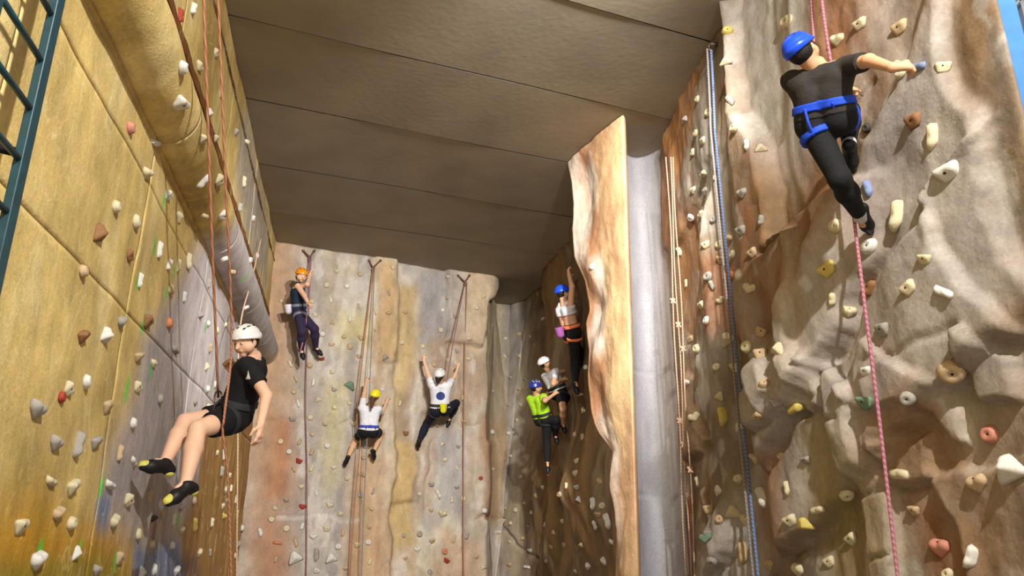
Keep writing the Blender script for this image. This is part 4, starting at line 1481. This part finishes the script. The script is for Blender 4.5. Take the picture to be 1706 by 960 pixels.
def decal(J, name, pts, m, uv, off=.004):
    """flat print following the cloth: outline pixels dropped on the shirt"""
    sh = [c for c in J['root'].children if c.name.startswith('shirt')][0]
    t = BVHTree.FromPolygons([v.co for v in sh.data.vertices], [tuple(p.vertices) for p in sh.data.polygons])
    V, Fc = [], []
    n = len(pts)
    rings = 4
    for r_ in range(rings + 1):
        for (u, v) in pts:
            uu, vv = uv[0] + (u - uv[0]) * r_ / rings, uv[1] + (v - uv[1]) * r_ / rings
            loc, nn, i, d = t.ray_cast(C0, ray(uu, vv).normalized())
            if loc is None:
                return
            V.append(loc + nn * off)
    for r_ in range(rings):
        for i in range(n):
            a, b = r_ * n + i, r_ * n + (i + 1) % n
            Fc.append((a, b, b + n, a + n))
    o = link(name, mesh(name, [tuple(v) for v in V], Fc), m)
    o.parent = sh
    o.matrix_parent_inverse = Matrix.Identity(4)


PRINT_W, PRINT_B = mat('white_print', lin(226, 224, 220), .7), mat('blue_print', lin(56, 66, 128), .7)
LN = Vector((_d[1], -_d[0], 0))          # out of the panelled wall

# climber lowering off the panelled wall
p1 = person('hanging climber in black T-shirt and black shorts, white helmet, yellow-black shoes', 1.76, (392, 694, 5.88), (424, 594, 5.92), (410, 570, 5.84), (.25, -1, 0), (-.38, -.9, -.3),
            dict(L=[(444, 660, -1), (434, 706, -1), dict(d=(0.02, 0, -1), n=(-.9, .1, 0), s=(-.4, -.8, 0), curl=.45)],
                 R=[(410, 650, 1), (390, 624, -1), dict(d=(-.5, .1, .8), n=(.2, -1, 0), s=(.6, 0, .6), curl=1.3)]),
            dict(L=[(329, 716, -1), (309, 808, -1), (266, 830, -1)], R=[(309, 703, -1), (274, 772, -1), (228, 764, -1)]),
            dict(helmet='white', shirt='black', legs='black', trouser=.62, sleeve=.62, harness='black', shoe='yellow', hair=('dark', 0), skin='fair'), res=.0075)
decal(p1, 'chest_print', [(410, 632), (414, 617), (418, 632)], PRINT_W, (414, 628))
# climber high on the moulded wall, seen from behind
p2 = person('climber in charcoal T-shirt and black trousers, blue helmet and blue harness', 1.60, (1376, 204, 4.58), (1362, 107, 4.55), (1337, 87, 4.53), (-.78, .58, .12), (.8, .5, .3),
            dict(R=[(1448, 101, -1), (1487, 113, -1), dict(d=(.85, -.1, .1), n=(.5, .8, -.3), s=(-.1, .3, 1), curl=1.0)],
                 L=[(1366, 150, 1), (1404, 150, 1), dict(d=(.8, .5, .3), n=(.6, .5, -.4), s=(0, -.5, 1), curl=1.0)]),
            dict(L=[(1399, 298, -1), (1434, 362, 1), (1447, 402, 1)], R=[(1414, 186, 1), (1415, 243, -1), (1421, 284, 1)]),
            dict(helmet='blue', vent='navy', shirt='charcoal', legs='black', sleeve=.75, harness='blue', hem=.02, hair=('dark', 0), skin='tan', sock=True, up=(-.5, -.1, .85), bridge_front=False, trouser=1.9), res=.007, build=.96)
# orange helmet, hanging high on the pale wall
p3 = person('climber in navy vest and dark purple leggings, orange helmet, resting on the rope', 1.64, (498, 521, 12.45), (495, 474, 12.5), (502, 459, 12.4), (-.3, .9, 0), (.6, -.75, .05),
            dict(R=[(507, 493, -1), (514, 506, -1), dict(curl=1.3)], L=[(512, 474, -1), (516, 459, 1), dict(curl=1.3)]),
            dict(R=[(503, 553, -1), (502, 584, 1), (507, 597, -1)], L=[(524, 548, -1), (526, 580, 1), (538, 589, -1)]),
            dict(helmet='orange', shirt='navy', tank=True, legs='plum', harness='grey', hair=('dark', .08), skin='fair', bag=((212, 204, 214), (-.02, -.10))), res=.009)
# yellow helmet girl
p4 = person('young climber in white shirt and black shorts, yellow helmet, long brown hair', 1.40, (614, 720, 12.42), (617, 676, 12.5), (625, 660, 12.42), (-.9, -.42, 0), (.2, .95, .15),
            dict(L=[(607, 656, 1), (610, 638, 1), dict(d=(0, .3, 1), n=(.4, .9, 0), s=(.9, 0, 0), curl=1.0)], R=[(636, 690, 1), (644, 670, 1), dict(d=(.2, .5, 1), n=(.4, .9, 0), s=(-.9, 0, 0), curl=1.0)]),
            dict(L=[(592, 734, 1), (580, 762, -1), (574, 775, 1)], R=[(636, 722, 1), (623, 752, -1), (627, 766, 1)]),
            dict(helmet='yellow', vent='yellow', shirt='white', sleeve=.7, legs='black', trouser=.62, harness='violet', loop='black', hair=('brown', .17), skin='warm', hem=-.0, bridge_front=False), res=.009)
# white helmet, blue print on the shirt
p5 = person('climber in white T-shirt with round blue back print, arms raised, white helmet', 1.58, (733, 684, 13.15), (734, 636, 13.15), (733, 625, 13.0), (-.9, -.42, 0), (.3, .9, .4),
            dict(L=[(712, 620, 1), (706, 600, 1), dict(d=(-.1, .3, 1), n=(.4, .9, 0), s=(.9, .3, 0), curl=.9)], R=[(757, 629, 1), (763, 613, 1), dict(d=(.1, .3, 1), n=(.4, .9, 0), s=(-.9, -.3, 0), curl=.9)]),
            dict(L=[(711, 706, 1), (699, 734, -1), (697, 746, 1)], R=[(760, 672, 1), (749, 697, 1), (746, 710, -1)]),
            dict(helmet='white', shirt='white', sleeve=.5, legs='night', harness='black', hair=('dark', .05), skin='fair', bag=((222, 216, 40), (0, -.115)), hem=.03, bridge_front=False), res=.009)
decal(p5, 'back_print', [(734 + 7.5 * math.cos(a), 660 + 7 * math.sin(a)) for a in np.linspace(0, 2 * PI, 17)[:-1]], PRINT_B, (734, 660))
# woman on the shaded side of the rib
p6 = person('climber in white crop top and black leggings with orange harness, blue helmet', 1.60, (952, 556, 10.75), (940, 506, 10.75), (938, 489, 10.75), (-.35, .9, 0), (.9, .35, .15),
            dict(R=[(953, 478, 1), (948, 458, 1), dict(d=(-.1, .2, 1), n=(.9, .1, 0), s=(0, .9, 0), curl=1.0)], L=[(958, 492, 1), (952, 470, 1), dict(d=(0, .2, 1), n=(.9, 0, 0), s=(0, -.9, 0), curl=1.0)]),
            dict(R=[(958, 600, 1), (958, 640, -1), (968, 654, -1)], L=[(968, 594, 1), (968, 630, 1), (975, 640, -1)]),
            dict(helmet='blue', shirt='white', crop=True, tank=True, legs='black', harness='orange', hair=('dark', .0), skin='warm', bag=((150, 84, 150), (-.02, -.12))), res=.009)
# two youngsters on the shaded brown wall
p7 = person('youngster in white T-shirt and black shorts, white helmet, on shaded brown rock', 1.46, (930, 655, 11.9), (915, 618, 11.95), (908, 606, 11.9), (-.5, .8, 0), (.9, -.1, .35),
            dict(R=[(922, 640, -1), (936, 634, 1), dict(d=(.8, .2, .5), n=(.6, .6, 0), curl=1.0)], L=[(930, 622, 1), (946, 616, 1), dict(d=(.8, .2, .5), n=(.6, .6, 0), curl=1.0)]),
            dict(R=[(938, 682, -1), (938, 708, 1), (943, 720, -1)], L=[(953, 668, 1), (953, 692, 1), (960, 700, -1)]),
            dict(helmet='white', shirt='white', sleeve=.6, legs='black', trouser=.7, harness='black', hair=('dark', 0), skin='tan', hem=.03), res=.009)
p8 = person('youngster in lime green shirt and black trousers, white and blue helmet', 1.48, (905, 700, 11.9), (893, 658, 11.9), (893, 646, 11.85), (-.6, .7, 0), (.95, .1, .2),
            dict(R=[(908, 668, -1), (922, 658, 1), dict(d=(.8, .2, .6), n=(.6, .6, 0), curl=1.0)], L=[(908, 660, 1), (924, 646, 1), dict(d=(.8, .2, .6), n=(.6, .6, 0), curl=1.0)]),
            dict(R=[(911, 738, 1), (912, 773, -1), (914, 787, -1)], L=[(927, 700, -1), (925, 726, 1), (930, 738, -1)]),
            dict(helmet='navy', vent='white', shirt='lime', sleeve=.45, legs='black', harness='black', hair=('dark', 0), skin='tan', hem=.03), res=.009)

# ------------------------------------------------------------------ the ropes themselves
t1 = p3['tie']
rope([a1, t1], 'purple', .011, 'maroon rope from wall anchor down to the orange-helmeted climber')
rope([a1 + Vector((.03, -.02, 0)), on_wall(510, 640, 'back', .09), on_wall(508, 800, 'back', .09), on_wall(507, 980, 'back', .1)], 'purple', .009, 'thin maroon rope end hanging down the wall below the orange-helmeted climber')
rope([t1, P(505, 566, 12.2), P(499, 590, 12.2)], 'pink', .012, 'short pink rope tail held beside the orange-helmeted climber')
rope([a2, p4['tie'] + Vector((-.16, -.1, .3)), P(600, 735, 12.4), P(590, 850, 12.1), P(581, 990, 11.8)], 'rust', .010, 'rust coloured rope passing the yellow-helmeted climber on her outer side')
rope([a2 + Vector((.03, 0, 0)), P(616, 640, 12.6), P(611, 740, 12.4), P(606, 850, 12.1), P(601, 990, 11.8)], 'grey', .009, 'grey rope hanging across the back of the yellow-helmeted climber')
rope([a3, P(757, 560, 13.4), P(744, 632, 13.2), p5['tie']], 'purple', .010, 'maroon rope slanting from anchor to the climber with blue back print')
rope([a3 + Vector((.04, 0, 0)), on_wall(771, 600, 'back', .1), on_wall(769, 780, 'back', .1), on_wall(768, 990, 'back', .1)], 'rust', .009, 'rust coloured rope hanging straight beside the climber with blue back print')
rope([P(1343, -160, 5.6), P(1352, 0, 5.45), P(1356, 70, 5.3)], 'pink', .010, 'pink rope coming down in front of the blue-helmeted climber')
rope([P(1352, -160, 5.6), P(1373, 30, 5.15), P(1394, 160, 5.0), P(1411, 270, 4.9), P(1437, 480, 4.6), P(1465, 700, 4.4), P(1499, 990, 4.15)], 'pink', .011, 'long pink rope running down the moulded wall past the blue-helmeted climber')
b0 = on_wall(1196, 84, 'right', .06)
be = empty('rope_anchor', b0)
tag(be, 'steel ring anchor holding the blue rope near the ceiling', 'anchor')
adopt(link('ring', tubes('ring', [([b0 + Vector((-.03 * math.cos(t), 0.0, .045 * math.sin(t) + .03)) for t in np.linspace(0, 2 * PI, 16)], .009, 6)]), STEEL), be)
adopt(link('bolt_plate', tubes('bolt_plate', [([b0 + Vector((.09, .02, .07)), b0 + Vector((-.01, 0, .07))], .025, 8)]), STEEL), be)


def drop(u0, v0, u1, v1, t0, t1, n=5):
    return [P(u0 + (u1 - u0) * i / n, v0 + (v1 - v0) * i / n, t0 + (t1 - t0) * i / n) for i in range(n + 1)]


tb = (b0 - C0).dot(Vector((0, math.cos(PITCH), math.sin(PITCH))))
q = []
for i in range(34):
    z = b0.z - (b0.z - .06) * i / 33
    y = b0.y - .05 * i / 33
    loc, n, _i, _d2 = wr_bvh.ray_cast(Vector((0, y, z)), Vector((1, 0, 0)))
    q.append(Vector((min(b0.x - .05 * min(1, i / 5), (loc.x if loc else 9) - .07), y, z)))
for _ in range(6):
    q = [q[0]] + [Vector((min(b.x, (a.x + b.x * 2 + c.x) / 4), b.y, b.z)) for a, b, c in zip(q[:-2], q[1:-1], q[2:])] + [q[-1]]
rope(q, 'blue', .0125, 'thick blue rope hanging down the moulded rock wall')
rope([p + Vector((-.045, -.02, 0)) for p in q], 'grey', .010, 'thin grey rope hanging close beside the thick blue rope')
FWD = Vector((0, math.cos(PITCH), math.sin(PITCH)))


def bundle_point(uu, du, v):
    k_ = (v - 262) / 700
    u = uu + 32 * k_ + du * 3 * k_ + 2 * math.sin(v * .02 + du * 2)
    t = 8.55 - 1.0 * k_
    hit = cast(u, v, 'right')
    if hit:
        t = min(t, (hit[0] - C0).dot(FWD) - .14)
    return P(u, v, t - .03 * du)


for (uu, du) in ((1111, 0), (1116, 1), (1121, 2)):
    pts = [bundle_point(uu, du, v) for v in range(262, 1000, 40)]
    for _ in range(3):
        pts = [pts[0]] + [(a + b * 2 + c) / 4 for a, b, c in zip(pts[:-2], pts[1:-1], pts[2:])] + [pts[-1]]
    o = rope(pts, 'beige', .0075, 'beige rope in the bundle hanging beside the smooth grey channel', 'beige ropes in the bundle')
    for ki in (6 + du, 11 + du):
        c = pts[ki]
        link('knot', sdf_mesh('knot', [rc(c + Vector((-.02, 0, .02)), c + Vector((.02, 0, -.02)), .014, .014), rc(c + Vector((.015, 0, .02)), c + Vector((-.015, 0, -.02)), .013, .013)], .005, .006), RM['beige'], o)
# the lowering climber's rope: two strands from a bracket high on the panelled wall
A1, A2 = P(338, -40, 4.75), P(362, -40, 4.95)
br = empty('rope_anchor', A1)
tag(br, 'steel bracket high on the panelled wall carrying two rust ropes', 'anchor')
adopt(link('bracket_arm', tubes('bracket_arm', [([A1 - LN * .38, A1 + Vector((0, 0, .03))], .02, 8)]), STEEL), br)
adopt(link('cross_bar', tubes('cross_bar', [([A1 + Vector((0, 0, .03)), A2 + Vector((0, 0, .03))], .015, 8)]), STEEL), br)
tie = p1['tie']
rope([A1, A1.lerp(tie, .5) + Vector((0, 0, -.02)), tie], 'rust', .010, 'rust rope running from bracket to the hanging climber in black')
rope([A2, A2.lerp(P(386, 560, 5.75), .5), P(386, 560, 5.75), P(374, 690, 5.5), P(371, 720, 5.5), P(380, 800, 5.5), P(386, 990, 5.4)], 'rust', .009, 'second rust rope strand passing in front of the hanging climber')
e0 = on_wall(428, 395, 'left', .06)
rope([e0, e0.lerp(P(399, 556, 8.0), .5), P(399, 556, 8.0), P(396, 760, 7.6), P(394, 990, 7.2)], 'beige', .008, 'beige rope hanging near the corner behind the white-helmeted hanging climber')
